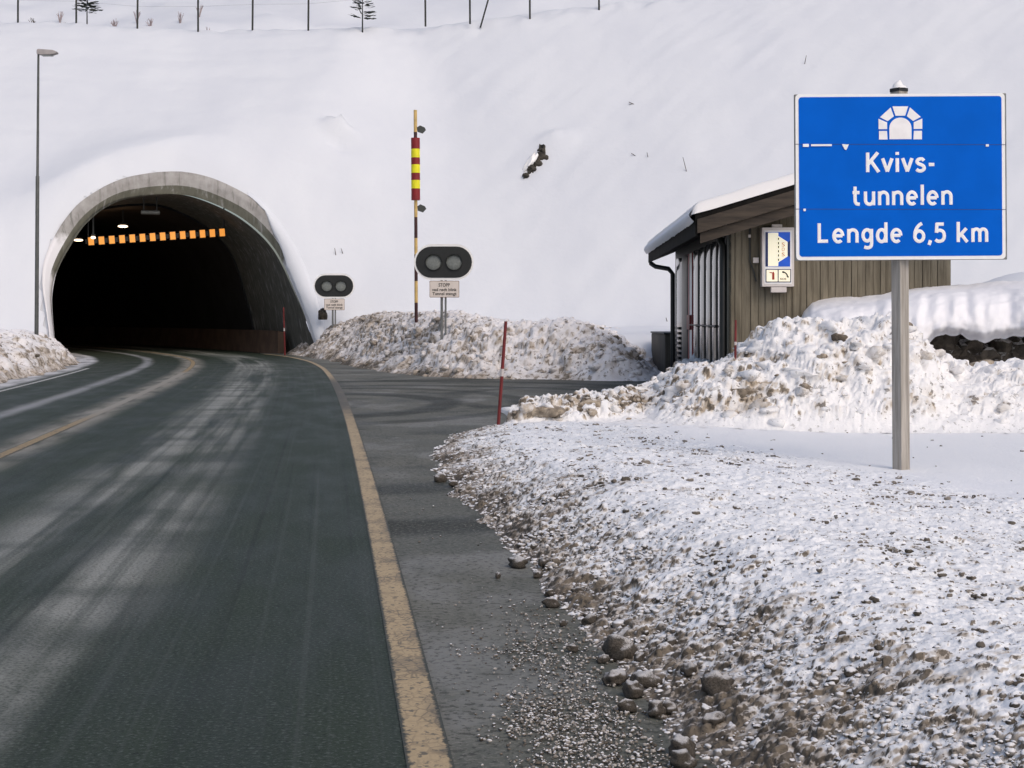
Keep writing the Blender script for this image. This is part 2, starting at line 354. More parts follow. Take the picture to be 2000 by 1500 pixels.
M_DOORD = simple('door_frame_metal', (.05, .056, .055), .4, metal=.4)
M_ROCK = simple('dark_rock', (.05, .043, .033), .85, var=.6, scale=5, bump=.6)
M_CHUNK0 = None
M_TWIG = simple('dry_twig', (.10, .085, .075), .8)
M_FENCE = simple('fence_post_dark', (.03, .032, .028), .7)
M_NEED = simple('spruce_needles', (.03, .036, .028), .8, var=.4)
M_SHRUB = simple('bare_twigs', (.34, .28, .28), .9, var=.3)
M_AMB = simple('amber_lamp', (.4, .2, .05), .4, emit=(1, .36, .055), es=.85)
M_TUBE = simple('tunnel_luminaire', (.8, .7, .6), .4, emit=(1, .74, .52), es=3)
M_CAP = snow_mat('snow_cap', bs=5, bstr=.25, bd=.05, tint=(.86, .855, .885))
M_SOS_FR = simple('sign_box_white', (.72, .66, .63), .45, var=.05)

# ------------------------------------------------------------------ the road line (right edge line), as a curve turning left into the tunnel
DS = .05
PS = np.arange(0, 130, DS)
TH = np.interp(PS, [0, 26, 36, 46, 54, 60, 64, 70, 130], [.108, .125, .135, .15, .20, .28, .35, .40, .40 + 60 / 130])
PX = np.cumsum(-np.sin(TH)) * DS; PY = -6 + np.cumsum(np.cos(TH)) * DS
PX += -.254 - np.interp(4.77, PY, PX)
def path(s):
    return np.interp(s, PS, PX), np.interp(s, PS, PY), np.interp(s, PS, TH)
def at_u(s, u):
    x, y, t = path(s); return x + np.cos(t) * u, y + np.sin(t) * u
S0 = float(np.interp(55.5, PY, PS)); x0, y0, T0 = map(float, path(S0))
O0 = Vector((x0, y0, 0)); RV = Vector((math.cos(T0), math.sin(T0), 0)); DV = Vector((-math.sin(T0), math.cos(T0), 0)); KP = .7
def strip(name, us, s_rng, step, z, mat, parent=None):
    s = np.arange(s_rng[0], s_rng[1], step); us = np.asarray(us, float)
    x, y, t = path(s); V = np.stack([x[:, None] + np.cos(t)[:, None] * us, y[:, None] + np.sin(t)[:, None] * us, np.full((len(s), len(us)), z)], -1)
    me = np_mesh(name, V.reshape(-1, 3), grid_faces(len(s), len(us)))
    uv = me.uv_layers.new(name='uv'); idx = np.zeros(len(me.loops), np.int32); me.loops.foreach_get('vertex_index', idx)
    UV = np.stack([np.broadcast_to(us, V.shape[:2]), np.broadcast_to(s[:, None], V.shape[:2])], -1).reshape(-1, 2)[idx]
    uv.data.foreach_set('uv', UV.astype(np.float32).ravel())
    return link(name, me, mat, parent)
road = meta(strip('road', np.linspace(-7.7, .03, 12), (0, 126), .4, 0, M_ROAD), kind='structure')
strip('edge_line', [-.072, .076], (0, 66), .25, .004, M_YEL, road)
strip('centre_line', [-3.68, -3.54], (0, 100), .25, .004, M_CEN, road)
strip('edge_line', [-6.42, -6.30], (0, 50), .25, .004, M_WHT, road)
mb = MB(); mb.add([(-4, -6, -.006), (9, -6, -.006), (9, 40, -.006), (0, 60, -.006), (-14, 60, -.006), (-6, 38, -.006)], [(0, 1, 2, 3, 4, 5)])
meta(mb.build('side_road', M_SIDE), kind='structure')
mb = MB(); q = 600; mb.add([(-q, -q, -.14), (q, -q, -.14), (q, q, -.14), (-q, q, -.14)], [(0, 1, 2, 3)])
meta(mb.build('ground', simple('snow_ground', SNOW, .8, var=.03, scale=.2)), kind='structure')

# ------------------------------------------------------------------ tunnel portal
INNER = [(108, 672), (103, 622), (101, 580), (108, 538), (122, 507), (145, 468), (164, 440), (195, 412), (220, 397), (248, 387), (296, 381), (338, 379), (369, 381),
         (402, 391), (436, 405), (470, 423), (500, 446), (523, 468), (542, 493), (559, 527), (576, 569), (593, 608), (603, 642)]
OUTER = [(98, 668), (92, 620), (82, 560), (83, 518), (96, 480), (120, 437), (150, 399), (175, 381), (210, 360), (245, 346), (301, 336), (350, 334), (385, 339),
         (420, 349), (455, 365), (490, 384), (511, 399), (546, 444), (574, 490), (592, 530), (606, 570), (619, 610), (628, 645)]
def on_plane(pts, back):                # pixels of the photo on the sloping portal plane, moved by `back` along the tunnel
    n = RV.cross(DV * KP + Vector((0, 0, 1))); o = O0 + DV * back; c = Vector((0, 0, H)); out = []
    for px, py in pts:
        q = Vector(((px - 1000) / F, 1, (HZ - py) / F)); p = c + q * ((o - c).dot(n) / q.dot(n))
        d = p - O0; out.append((d.dot(RV), p.z, d.dot(DV)))
    return out
def close_bottom(pr, back):             # carry both ends down below the road
    a, b = pr[0], pr[-1]
    return [(a[0], -.3, -.3 * KP + back)] + pr + [(b[0] + .32, -.3, -.3 * KP + back)]
def resample(pr, n):
    p = np.array(pr); d = np.r_[0, np.cumsum(np.linalg.norm(np.diff(p, axis=0), axis=1))]; d /= d[-1]
    t = np.linspace(0, 1, n); q = np.stack([np.interp(t, d, p[:, i]) for i in range(3)], 1)
    for _ in range(2): q[1:-1] = .25 * q[:-2] + .5 * q[1:-1] + .25 * q[2:]
    return q
NPR = 97
inn = resample(close_bottom(on_plane(INNER, .55), .55), NPR); out = resample(close_bottom(on_plane(OUTER, -.12), -.12), NPR)
def loc(u, z, b): return np.array([O0.x, O0.y, 0]) + np.outer(u, RV) + np.outer(b, DV) + np.outer(z, (0, 0, 1))
def lofts(name, rows, mat, parent, attrs=None):
    V = np.concatenate(rows); me = np_mesh(name, V, grid_faces(len(rows), NPR), attrs); return link(name, me, mat, parent, True)
portal = empty('tunnel_portal', tuple(O0 + RV * -3.6), 'arched concrete road tunnel mouth set into the snowy hillside', 'tunnel')
po = np.array(portal.location)
midp = out * .38 + inn * .62; midp[:, 2] -= .10
fr = np.clip((np.abs(np.linspace(-1, 1, NPR) + .02) - .36) * 3.2, 0, 1.2); fr = np.where(np.linspace(-1, 1, NPR) > 0, fr * 1.5, fr * 1.35)
A = loc(out[:, 0], out[:, 1], out[:, 2]) - po; B = loc(midp[:, 0], midp[:, 1], midp[:, 2]) - po; C_ = loc(inn[:, 0], inn[:, 1], inn[:, 2]) - po
Aback = loc(out[:, 0], out[:, 1], out[:, 2] + 1.6) - po
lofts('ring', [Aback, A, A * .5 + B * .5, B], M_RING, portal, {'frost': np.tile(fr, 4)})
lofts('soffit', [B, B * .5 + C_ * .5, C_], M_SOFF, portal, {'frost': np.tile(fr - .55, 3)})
def tube_rows(prof, b_from, b_to, k):   # sweep along the road's curve
    rows = []
    for i in range(k + 1):
        b = b_from + (b_to - b_from) * (i / k); x, y, t = path(S0 + b)
        rows.append(np.stack([x + np.cos(t) * prof[:, 0], y + np.sin(t) * prof[:, 0], prof[:, 1]], 1) - po)
    return rows
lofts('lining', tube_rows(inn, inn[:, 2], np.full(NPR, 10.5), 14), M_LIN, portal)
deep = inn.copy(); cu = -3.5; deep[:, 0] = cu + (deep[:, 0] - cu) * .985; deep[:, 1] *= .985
dl = lofts('lining', tube_rows(deep, np.full(NPR, 10.4), np.full(NPR, 66.), 40), M_DEEP, portal); dl['label'] = 'dark lining deeper inside the tunnel, its gloom put into the colour'
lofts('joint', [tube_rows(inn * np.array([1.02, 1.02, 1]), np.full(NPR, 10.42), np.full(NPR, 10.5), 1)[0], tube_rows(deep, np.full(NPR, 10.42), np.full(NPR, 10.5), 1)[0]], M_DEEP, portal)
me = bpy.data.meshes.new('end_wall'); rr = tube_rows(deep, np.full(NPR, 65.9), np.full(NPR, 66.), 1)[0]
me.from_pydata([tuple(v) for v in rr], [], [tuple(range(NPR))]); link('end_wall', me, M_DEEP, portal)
for side, (ua, ub) in enumerate(((-7.78, -7.5), (.72, .98))):
    mb = MB(); st_ = np.arange((8.0, 4.5)[side], 64, 1.0); rows = []
    for b in st_:
        x, y, t = path(S0 + b); c, s_ = math.cos(t), math.sin(t)
        rows.append([(x + c * u - po[0], y + s_ * u - po[1], z) for u, z in ((ua, -.05), (ua, .88), (ub, .82), (ub, -.05))])
    mb.add([v for r in rows for v in r], [(4 * i + k, 4 * i + k + 1, 4 * i + k + 5, 4 * i + k + 4) for i in range(len(rows) - 1) for k in range(3)] + [(0, 1, 2, 3)])
    mb.build('base_wall', M_BASE, portal)

# amber lamp row hung across the tunnel, luminaires and a fan on the ceiling
def tunnel_pt(px, py, b):               # pixel on the vertical plane across the tunnel, b metres in
    x, y, t = path(S0 + b); d = Vector((-math.sin(t), math.cos(t), 0)); o = Vector((x, y, 0)); q = Vector(((px - 1000) / F, 1, (HZ - py) / F)); c = Vector((0, 0, H))
    return c + q * ((o - c).dot(d) / q.dot(d)), Vector((math.cos(t), math.sin(t), 0)), d
a, rv, dv = tunnel_pt(178, 471, 6.5); b, _, _ = tunnel_pt(434, 454, 6.5)
gan = empty('lamp_gantry', tuple((a + b) / 2), 'row of fourteen glowing amber lamps hung across the tunnel mouth', 'warning lights')
go = Vector(gan.location); ax = (b - a).normalized(); upv = ax.cross(dv).normalized(); upv = upv if upv.z > 0 else -upv
mb = MB(); Mx = Matrix((ax, dv, upv)).transposed()
L = (b - a).length; mb.box((-.2, .10, -.09), (L + .2, .2, .09), Matrix.Translation(a - go) @ Mx.to_4x4()); mb.build('beam', M_BLACK, gan)
for e in (-.1, L + .1):
    mb = MB(); mb.tube([a - go + ax * e + upv * .09 + dv * .15, a - go + ax * e + Vector((0, 0, 1.0 if e > 1 else .9)) + dv * .15], .03, 6); mb.build('hanger', M_BLACK, gan)
for i in range(14):
    p = a.lerp(b, i / 13) - go; T = Matrix.Translation(p) @ Mx.to_4x4()
    mb = MB(); mb.box((-.125, .03, -.17), (.125, .099, .17), T); h = mb.build('lamp', M_BLACK, gan)
    mb = MB(); mb.box((-.105, -.01, -.15), (.105, .028, .15), T); mb.build('lens', M_AMB, h, .012)
for j, (px, py, b_, wd) in enumerate(((240, 442, 13, .30), (182, 464, 6.15, .13), (153, 469, 19, .30))):
    p, rv, dv = tunnel_pt(px, py, b_)
    lum = empty('tunnel_lamp', tuple(p), ('glowing white tunnel lamp highest of three, above the amber lamp row', 'glowing white tunnel lamp touching the left end of the amber lamp row', 'small glowing tunnel lamp beyond the left end of the amber row')[j], 'lamp', 'ceiling lamps inside the tunnel')
    mb = MB(); T = Matrix((rv, dv, Vector((0, 0, 1)))).transposed().to_4x4()
    mb.tube([T @ Vector((x, 0, 0)) for x in (-wd * .7, -wd * .6, -wd * .3, wd * .3, wd * .6, wd * .7)], [.015, .035, .055, .055, .035, .015], 12); mb.build('diffuser', M_TUBE, lum, smooth=True)
    mb = MB(); mb.box((-wd * .6, -.06, .075), (wd * .6, .06, .13), T); mb.box((-.03, -.03, .13), (.03, .03, .9), T); mb.build('housing', M_DARK, lum)
    if j != 1:
        pl_ = bpy.data.objects.new('glow', bpy.data.lights.new('glow', 'POINT')); COL.objects.link(pl_); pl_.parent = lum; pl_.location = (0, 0, -.2); pl_.data.energy = 9; pl_.data.color = (1, .5, .22); pl_.data.shadow_soft_size = .15
p, rv, dv = tunnel_pt(293, 415, 6.5)
fan = empty('tunnel_fan', tuple(p), 'grey jet fan hung under the tunnel ceiling above the amber lamps', 'fan')
mb = MB(); mb.tube([tuple(-dv * .05 - rv * .36), tuple(-dv * .05 + rv * .36)], [.085, .085], 14); mb.build('casing', M_STEEL, fan, smooth=True)
mb = MB(); T = Matrix((rv, dv, Vector((0, 0, 1)))).transposed().to_4x4()
for x in (-.25, .25):
    mb = MB(); mb.box((x - .02, -.07, .08), (x + .02, -.03, .6), T); mb.build('bracket', M_DARK, fan)

# ------------------------------------------------------------------ hillside
def crest_z(X):
    px = [-800, 0, 150, 268, 390, 493, 602, 700, 830, 918, 1040, 1200, 1600, 2000, 2900]; py = [20, 40, 45, 53, 55, 50, 48, 44, 32, 22, 14, 2, -45, -95, -180]
    return H + (HZ - np.interp(1000 + F * X / 70, px, py)) / F * 70
def hill_h(X, Y):
    gz = crest_z(X) - .70 * (70 - Y)
    b = (X - O0.x) * DV.x + (Y - O0.y) * DV.y; u = (X - O0.x) * RV.x + (Y - O0.y) * RV.y
    sz = (b + .66 * (np.sqrt(np.maximum(u - 1.5, 0) ** 2 + 9) - 3) * (u > 1.5) + .8 * np.maximum(-9.6 - u, 0)) / (KP + .3 * ss(1.5, 9, u))
    k = 1.4 + 3.3 * ss(2, 9, u); h_ = np.clip(.5 + .5 * (gz - sz) / k, 0, 1); z = sz * h_ + gz * (1 - h_) - k * h_ * (1 - h_)
    zt = crest_z(X)                      # round the crest
    k = .7; h_ = np.clip(.5 + .5 * (zt - z) / k, 0, 1); z = z * h_ + zt * (1 - h_) - k * h_ * (1 - h_) + .17 * 0
    z = np.where(Y > 70.5, z - .12 * (Y - 70.5), z)
    base = np.where(u > 0, 1.0, .6); k = .8; h_ = np.clip(.5 + .5 * (z - base) / k, 0, 1); z = z * h_ + base * (1 - h_) + k * h_ * (1 - h_)
    return z, u, b
hx = np.arange(-42, 44, .2); hy = np.arange(36, 80, .17); X, Y = np.meshgrid(hx, hy)
z, u, b = hill_h(X, Y)
nd_ = -sdist(u, z, list(zip(out[:, 0], out[:, 1]))); near = ss(.4, 4, nd_); z = z + np.clip(b / KP - z, 0, .9) * np.exp(-(np.maximum(nd_, 0) / 1.5) ** 2) * ss(1.0, 2.0, z) * ss(4, 2.5, u) * ss(-11.5, -10, u)
right = ss(-12, 2, X) * near
a1, a2 = X * .80 + (Y - 50) * .62, -X * .62 + (Y - 50) * .80      # wind and slide streaks run diagonally
z = z + right * (.06 * fbm(a1 * .09, a2 * .55, 4, 11) + .022 * fbm(a1 * .22, a2 * 2.0, 3, 23)) + (1 - right) * near * .06 * fbm(X * .16, Y * .8, 4, 31)
z = z + .16 * fbm(X * .07, Y * .07, 3, 41) * near + .02 * fbm(X * .9, Y * .9, 3, 47)
for px, py, am, sx_, sy_ in ((664, 258, .70, .55, .22), (668, 284, -.35, .5, .22), (1085, 285, .30, .8, .35)):   # slid snow block, drift by the rock
    q = P(px, py, 60.5); yy = 55 + (q.z - 1.4) * 0.9
    gx = 0
    for _y in np.arange(52, 70, .1):
        qq = P(px, py, _y); hz = float(hill_h(np.array([[qq.x]]), np.array([[_y]]))[0][0, 0])
        if hz >= qq.z: gx = (qq.x, _y); break
    if gx: z = z + am * np.exp(-((X - gx[0]) / sx_) ** 2 - ((Y - gx[1]) / sy_) ** 2) * (1 + .5 * fbm(X * 2, Y * 2, 3, 5))
z = z + .10 * ss(69.2, 70, Y) * ss(71.5, 70.5, Y) * fbm(X * 1.1, Y * .8, 4, 51)
z = z - 1.1 * ss(40.8, 38.7, Y) * (X > -9) * (X < 8)
tu, tz = np.gradient(out[:, 0]), np.gradient(out[:, 1]); tl = np.hypot(tu, tz); ou_, oz_ = -tz / tl, tu / tl
# hole behind the ring, and nothing over the road
mu, mz = out[:, 0] * .7 + inn[:, 0] * .3, out[:, 1] * .7 + inn[:, 1] * .3; z = np.where(nd_ < .7, np.minimum(z, b / KP - .12 + .35 * np.clip(nd_, 0, .7)), z)
inside = sdist(u, z, list(zip(mu, mz))) > -.02
keep = ~(inside & (b < 9.5) & (b > -2))
keep &= ~((u > -7.9) & (u < 1.35) & (b < 1.0) & (z < 6.2))
keep &= ~((X > -9) & (X < 4.3) & (Y < 38.6) ) & ~((u > -7.0) & (u < 2) & (b < 0))
keep &= ~((X > 3.4) & (X < 7.6) & (Y < 37.5)) & ~((Y < 44) & (X > -14) & (X < -8.2))
V = np.stack([X, Y, z], -1).reshape(-1, 3); fc = grid_faces(*X.shape, keep)
tu, tz = np.gradient(out[:, 0]), np.gradient(out[:, 1]); tl = np.hypot(tu, tz); ou, oz = -tz / tl, tu / tl     # snow packed in behind the ring
colr = [loc(out[:, 0] + ou * o_, out[:, 1] + oz * o_, out[:, 2] + oz * o_ * KP + bk) for o_, bk in ((-.02, .22), (.25, .26), (.5, .36), (.9, .7))]
fc = np.concatenate([fc, grid_faces(4, NPR) + len(V)]); V = np.concatenate([V] + colr)
i0 = int(NPR * .635); sl_ = slice(i0, NPR); tt_ = np.linspace(0, 1, NPR - i0); rag = .10 * fbm(tt_ * 14, tt_ * 0 + 3.3, 4, 77); wid = np.clip(.92 * ss(.0, .45, tt_) + rag * ss(0, .1, tt_), .0, .97)
lip = []
for f_, pr in ((-.5, .40), (-.2, .16), (.0, .0), (.5, -.02), (.9, -.005), (1.0, .06)):
    fw = f_ * wid if f_ > 0 else np.full_like(wid, f_); e_ = np.maximum(-fw, 0)[:, None]; p_ = out[sl_] * (1 - np.clip(fw, 0, 1))[:, None] + inn[sl_] * np.clip(fw, 0, 1)[:, None]; p_ = p_ + e_ * np.stack([ou[sl_], oz[sl_], oz[sl_] * KP], 1)
    lip.append(loc(p_[:, 0], p_[:, 1], p_[:, 2] + pr - (.35 * np.clip(fw, 0, 1) if f_ > 0 else 0)))
fc = np.concatenate([fc, grid_faces(len(lip), NPR - i0) + len(V)]); V = np.concatenate([V] + lip)
meta(link('hillside', np_mesh('hillside', V, fc), M_HILL, None, True), kind='structure')
# far hill behind the crest
fx = np.arange(-70, 75, 1.0); fy = np.arange(78, 170, 1.0); X, Y = np.meshgrid(fx, fy)
z = 12.5 + .42 * (Y - 78) + 1.1 * fbm(X * .05, Y * .05, 4, 61) + .35 * fbm(X * .3, Y * .15, 4, 63)
meta(link('far_hill', np_mesh('far_hill', np.stack([X, Y, z], -1).reshape(-1, 3), grid_faces(*X.shape)), M_HILL, None, True), kind='structure')
def hill_hit(px, py, lo=50, hi=70.4):
    for _y in np.arange(lo, hi, .05):
        q = P(px, py, _y); hz = float(hill_h(np.array([[q.x]]), np.array([[_y]]))[0][0, 0])
        if hz >= q.z: return Vector((q.x, _y, hz))
    q = P(px, py, hi); return Vector((q.x, hi, float(hill_h(np.array([[q.x]]), np.array([[hi]]))[0][0, 0])))

# ------------------------------------------------------------------ ploughed snow berm under the hill (beyond the side road)
BPOLY = [(-8.6, 74), tuple(float(v) for v in at_u(S0 + 5.5, 1.9)), tuple(float(v) for v in at_u(S0 + 4, .95)), tuple(float(v) for v in at_u(S0 + 1, .8)), G(560, 691), G(605, 697), G(650, 705), G(700, 718), G(760, 728), G(830, 735), G(910, 738), G(1000, 740.5), G(1100, 742),
         G(1180, 744), G(1250, 744), (3.45, 34.4), (3.62, 35.0), (3.7, 36.4), (5.5, 50), (2, 74)]
bx = np.arange(-11, 4.6, .045); by = np.arange(33.2, 60.5, .065); X, Y = np.meshgrid(bx, by)
d = sdist(X, Y, BPOLY) + .22 * fbm(X * .55, Y * .55, 4, 71) + .1 * fbm(X * 2, Y * 2, 3, 73)
crest = np.interp(X, [-9.5, -8, -6.6, -5.8, -4.6, -3.4, -1.6, -.2, .5, 1.3, 2.1, 2.8, 3.4], [.5, 1.0, 1.3, 1.6, 1.75, 1.68, 1.72, 1.45, 1.42, 1.5, 1.3, 1.2, 1.1])
ridge = 2.3 - 1.0 * ss(-5.5, -6.8, X)
h_ = .88 * crest * np.clip(np.where(d < ridge, ss(-.05, ridge, d) ** .72, 1 - .16 * ss(ridge, ridge + 2.2, d)), 0, 2)
h_ = np.where(d <= 0, -.15, h_ - .03)
act = ss(.05, .8, d) * ss(6.5, 2.5, d)
cut = np.exp(-((X + 4.9) / 1.3) ** 2) * ss(.8, 1.4, h_) * ss(2.0, 1.3, h_)           # grader-cut grey face
F1, F2, I = worley3(X * 2.6, Y * 2.6, h_ * 2.6, 81); G1, G2, J = worley3(X * 6, Y * 6, h_ * 6, 91)
chunky = ss(-6, -3.5, X) * (1 - .5 * ss(1.2, 2.2, d))
H1, H2, Kk = worley3(X * 11 + h_ * 6, Y * 7, h_ * 11, 93); lump = .10 * np.sqrt(np.clip(1 - F1 ** 2 * 1.5, 0, 1)) * (I > .6) * chunky + (.04 + .05 * chunky) * np.sqrt(np.clip(1 - (G1 * 1.5) ** 2, 0, 1)) * (J > .55) + .035 * np.sqrt(np.clip(1 - (H1 * 1.5) ** 2, 0, 1)) * (Kk > .5) + .035 * fbm(X * 1.6, (Y + h_) * 1.6, 4, 101) + .028 * fbm(X * 9, (Y * .7 + h_) * 9, 4, 103)
V = np.stack([X, Y, h_], -1); nn = grid_normals(V); V = V + nn * (lump * act)[..., None]
n2 = grid_normals(V); steep = ss(.80, .35, n2[..., 2])
blot = fbm(X * 1.3, h_ * 2.5 + Y * .6, 4, 111)
dirt = .16 * ss(5, .5, d) + .16 * np.clip(blot, 0, 1) * ss(4, .5, d) + .30 * cut * (.6 + .6 * fbm(X * 7, h_ * 1.2 + Y * .6, 3, 117)) + .45 * steep * ((J > .7) | (Kk > .75)) * act + .55 * ss(.5, .05, d) * ss(2.6, 1.6, X) * np.clip(.6 + blot, 0, 1) * np.where(X < 0, 1, .5)
dirt = np.clip((.05 * ss(4, 2.5, d) + dirt) * np.interp(X, [-8, -3, 0, 2.5], [1.35, 1.0, .7, .5]) + .28 * (blot > .62) * ss(3, .5, d), 0, 1)
meta(link('snow_berm', with_lumps('snow_berm', V, d > -.12, dirt, ss(.0, .1, d) * ss(3.2, .6, d) * (.25 + ss(-6, -3, X)), 1300, .018, .10, 62, lambda t: np.where(t < .7, .06, np.where(t < .93, .26, .7)), .35), M_BERM, None, True), kind='structure')

# ------------------------------------------------------------------ snow bank on the left of the road
sl = np.arange(20, S0 + 1.2, 1.5); lp = [tuple(float(v) for v in at_u(s_, -7.0 if s_ < S0 - 8 else -7.0 - .5 * (s_ - S0 + 8) / 8)) for s_ in sl]
LPOLY = lp + [(-26, 60), (-26, 10)]
bx = np.arange(-24, -7.5, .06); by = np.arange(22, 56.5, .08); X, Y = np.meshgrid(bx, by)
d = sdist(X, Y, LPOLY) + .2 * fbm(X * .6, Y * .6, 4, 121) + .08 * fbm(X * 2.5, Y * 2.5, 3, 123)
h_ = np.where(d <= 0, -.15, .88 * ss(-.02, 1.5, d) ** .62 + .06 * np.clip(d - 1.5, 0, 20) - .03)
act = ss(.05, .5, d) * ss(4.5, 1.4, d); F1, F2, I = worley3(X * 3, Y * 3, h_ * 3, 131)
V = np.stack([X, Y, h_], -1); nn = grid_normals(V); V = V + nn * (act * (.12 * np.sqrt(np.clip(1 - F1 ** 2 * 1.6, 0, 1)) * (I > .5) + .08 * fbm(X * 1.7, Y * 1.7, 4, 133) + .025 * fbm(X * 8, Y * 8, 3, 134)))[..., None]
n2 = grid_normals(V); dirt = np.clip((.20 * ss(2.2, .2, d) + .3 * ss(.35, .0, d) + .35 * ss(.75, .4, n2[..., 2]) * (I > .6) + .2 * np.clip(fbm(X * 1.2, Y * .8, 4, 137), 0, 1)) * ss(3, 1.2, d), 0, 1)
meta(link('roadside_snow', with_lumps('roadside_snow', V, d > -.12, dirt, ss(.0, .1, d) * ss(2.2, .4, d), 260, .02, .09, 63, lambda t: np.where(t < .7, .06, np.where(t < .93, .22, .6)), .35), M_BERM, None, True), kind='structure')

# ------------------------------------------------------------------ near snow verge (right) and the pile in front of the shed
VP = [(1.6, -6), (1.25, 0), (.78, 4.0), G(1340, 1440), G(1270, 1370), G(1200, 1310), G(1150, 1250), G(1100, 1190), G(1050, 1135), G(1000, 1080), G(940, 1015), G(900, 970), G(865, 925), G(843, 893), G(858, 868), G(890, 846), G(930, 836), G(990, 830),
      (.6, 20.6), (1.35, 22.2), (2.0, 24.5), (2.75, 27.5), (3.15, 30.2), (3.3, 31), (19, 31), (19, -6)]
def verge_base(X, Y):
    d = sdist(X, Y, VP) + (.10 * fbm(X * 1.1, Y * 1.1, 4, 141) + .05 * fbm(X * 4, Y * 4, 3, 143)) * np.clip(Y / 12, .35, 1)
    h_ = .34 * ss(-.02, .95, d) ** .72 - .31 * ss(.9, 4.6, d) + .05 * fbm(X * .5, Y * .4, 3, 145) * ss(.3, 1.5, d)
    h_ = h_ * (1 - .62 * ss(9, 17.5, Y)); h_ = np.where(d > .5, .5 * (h_ + .012 + np.sqrt((h_ - .012) ** 2 + .0003)), h_)
    return d, np.where(d <= 0, -.12, h_ - .012)
def fan(y_rows, a0, a1, nc):
    a = np.linspace(a0, a1, nc); Y = np.repeat(np.asarray(y_rows)[:, None], nc, 1); return Y * a, Y
ys = [2.9]
while ys[-1] < 18.9: ys.append(ys[-1] + .0105 * (ys[-1] / 6) ** 1.25)
X, Y = fan(ys, -.10, .64, 940)
d, h_ = verge_base(X, Y)
clean = ss(.3, 1.2, (X - 2.6) / 1.0 + (Y - 12.5) / 3.2 - .3 * fbm(X * .7, Y * .7, 3, 151)) ; clean = clean * ss(10.5, 12.5, Y)
act = ss(-.03, .12, d) * (1 - .93 * clean)
edge = ss(1.1, .1, d)
G1, G2, J = worley3(X * 7.5, Y * 11, h_ * 11, 161); K1, K2, L_ = worley3(X * 17, Y * 26, h_ * 26, 171)
dens = fbm(X * .9, Y * .9, 3, 155); patch = fbm(X * .8, Y * 1.3, 4, 163)
thr = .70 - .42 * edge - .22 * dens; thr2 = .60 - .38 * edge - .22 * dens
wob = .25 * fbm(X * 26, Y * 30, 2, 166)
big = np.sqrt(np.clip(1 - (G1 * 1.9 + wob) ** 2, 0, 1)) * (J > thr); sml = np.sqrt(np.clip(1 - (K1 * 1.7 + wob) ** 2, 0, 1)) * (L_ > thr2)
sz1 = .35 + 1.1 * np.clip((J - thr) / (1 - thr), 0, 1) ** 2
hd = (.014 + .006 * edge) * big * sz1 + (.010 + .009 * edge) * sml * (.5 + .6 * L_) + .020 * fbm(X * 2.5, Y * 3, 4, 157) + .005 * fbm(X * 22, Y * 34, 3, 159)
V = np.stack([X, Y, h_ + 0 * X], -1); nn = grid_normals(V); nn[..., :2] *= .8; V = V + nn * (hd * act)[..., None]; V[..., 1] -= (.35 * hd * act)
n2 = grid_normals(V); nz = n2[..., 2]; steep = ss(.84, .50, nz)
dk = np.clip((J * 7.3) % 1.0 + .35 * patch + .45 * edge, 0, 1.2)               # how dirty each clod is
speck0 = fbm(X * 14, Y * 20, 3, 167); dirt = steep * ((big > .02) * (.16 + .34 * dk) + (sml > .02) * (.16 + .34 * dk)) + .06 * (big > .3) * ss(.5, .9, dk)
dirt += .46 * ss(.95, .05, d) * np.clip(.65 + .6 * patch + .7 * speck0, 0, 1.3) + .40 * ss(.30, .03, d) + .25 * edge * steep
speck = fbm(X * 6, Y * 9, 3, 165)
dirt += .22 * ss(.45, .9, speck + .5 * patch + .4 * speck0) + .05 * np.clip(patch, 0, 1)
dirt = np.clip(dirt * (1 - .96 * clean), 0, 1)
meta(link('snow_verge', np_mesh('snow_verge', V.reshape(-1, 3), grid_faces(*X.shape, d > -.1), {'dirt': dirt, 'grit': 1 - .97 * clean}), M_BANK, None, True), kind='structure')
# pile
ys = list(np.arange(18.75, 24.6, .032)) + list(np.arange(24.6, 31.2, .08)); ys = [18.4, 18.5, 18.6, 18.68] + ys
X, Y = fan(ys, -.06, .60, 880)
d, h0 = verge_base(X, Y)
hc = np.interp(X, [-.6, .9, 1.5, 2.0, 2.39, 2.7, 3.28, 3.83, 4.37, 4.8, 5.06, 5.3, 5.5, 6.0, 6.8, 10], [0, .0, .12, .42, .80, .92, 1.16, 1.36, 1.40, 1.30, 1.22, 1.05, .93, .88, .90, .85])
yc = 20.5 + .25 * fbm(X * .8, X * 0, 2, 181)
t = np.where(Y < yc, (Y - 18.5) / (yc - 18.5), 1 - (Y - yc) / (1.5 + 3.2 * ss(3.4, 2.2, X)))
pile = (hc - .10 - .07 * ss(4.9, 5.5, X)) * np.sin(np.clip(t, 0, 1) * np.pi / 2) ** .95 * (1 + .16 * fbm(X * .9, Y * .9, 3, 183))
rid = ss(-.02, .45, d) * ss(2.0, .7, d) * np.interp(Y, [18, 20, 22.5, 26, 31], [.20, .26, .34, .45, .5]) * ss(-.3, .15, X) * ss(18.55, 19.15, Y)
h_ = np.maximum(h0, np.maximum(pile, rid - .02)); h_ = np.where(d <= 0, -.12, h_)
pa = np.clip(ss(.04, .3, pile) + ss(.05, .2, rid), 0, 1) * ss(0, .2, d)
F1, F2, I = worley3(X * 2.1 + .3 * fbm(X, Y, 2, 3), Y * 2.1, h_ * 2.1, 191); G1, G2, J = worley3(X * 4.6, Y * 4.6, h_ * 4.6, 201); K1, K2, L_ = worley3(X * 10.5, Y * 10.5, h_ * 10.5, 211)
rn = ss(4.2, 5.2, X); wl = ss(.3, .9, pile)
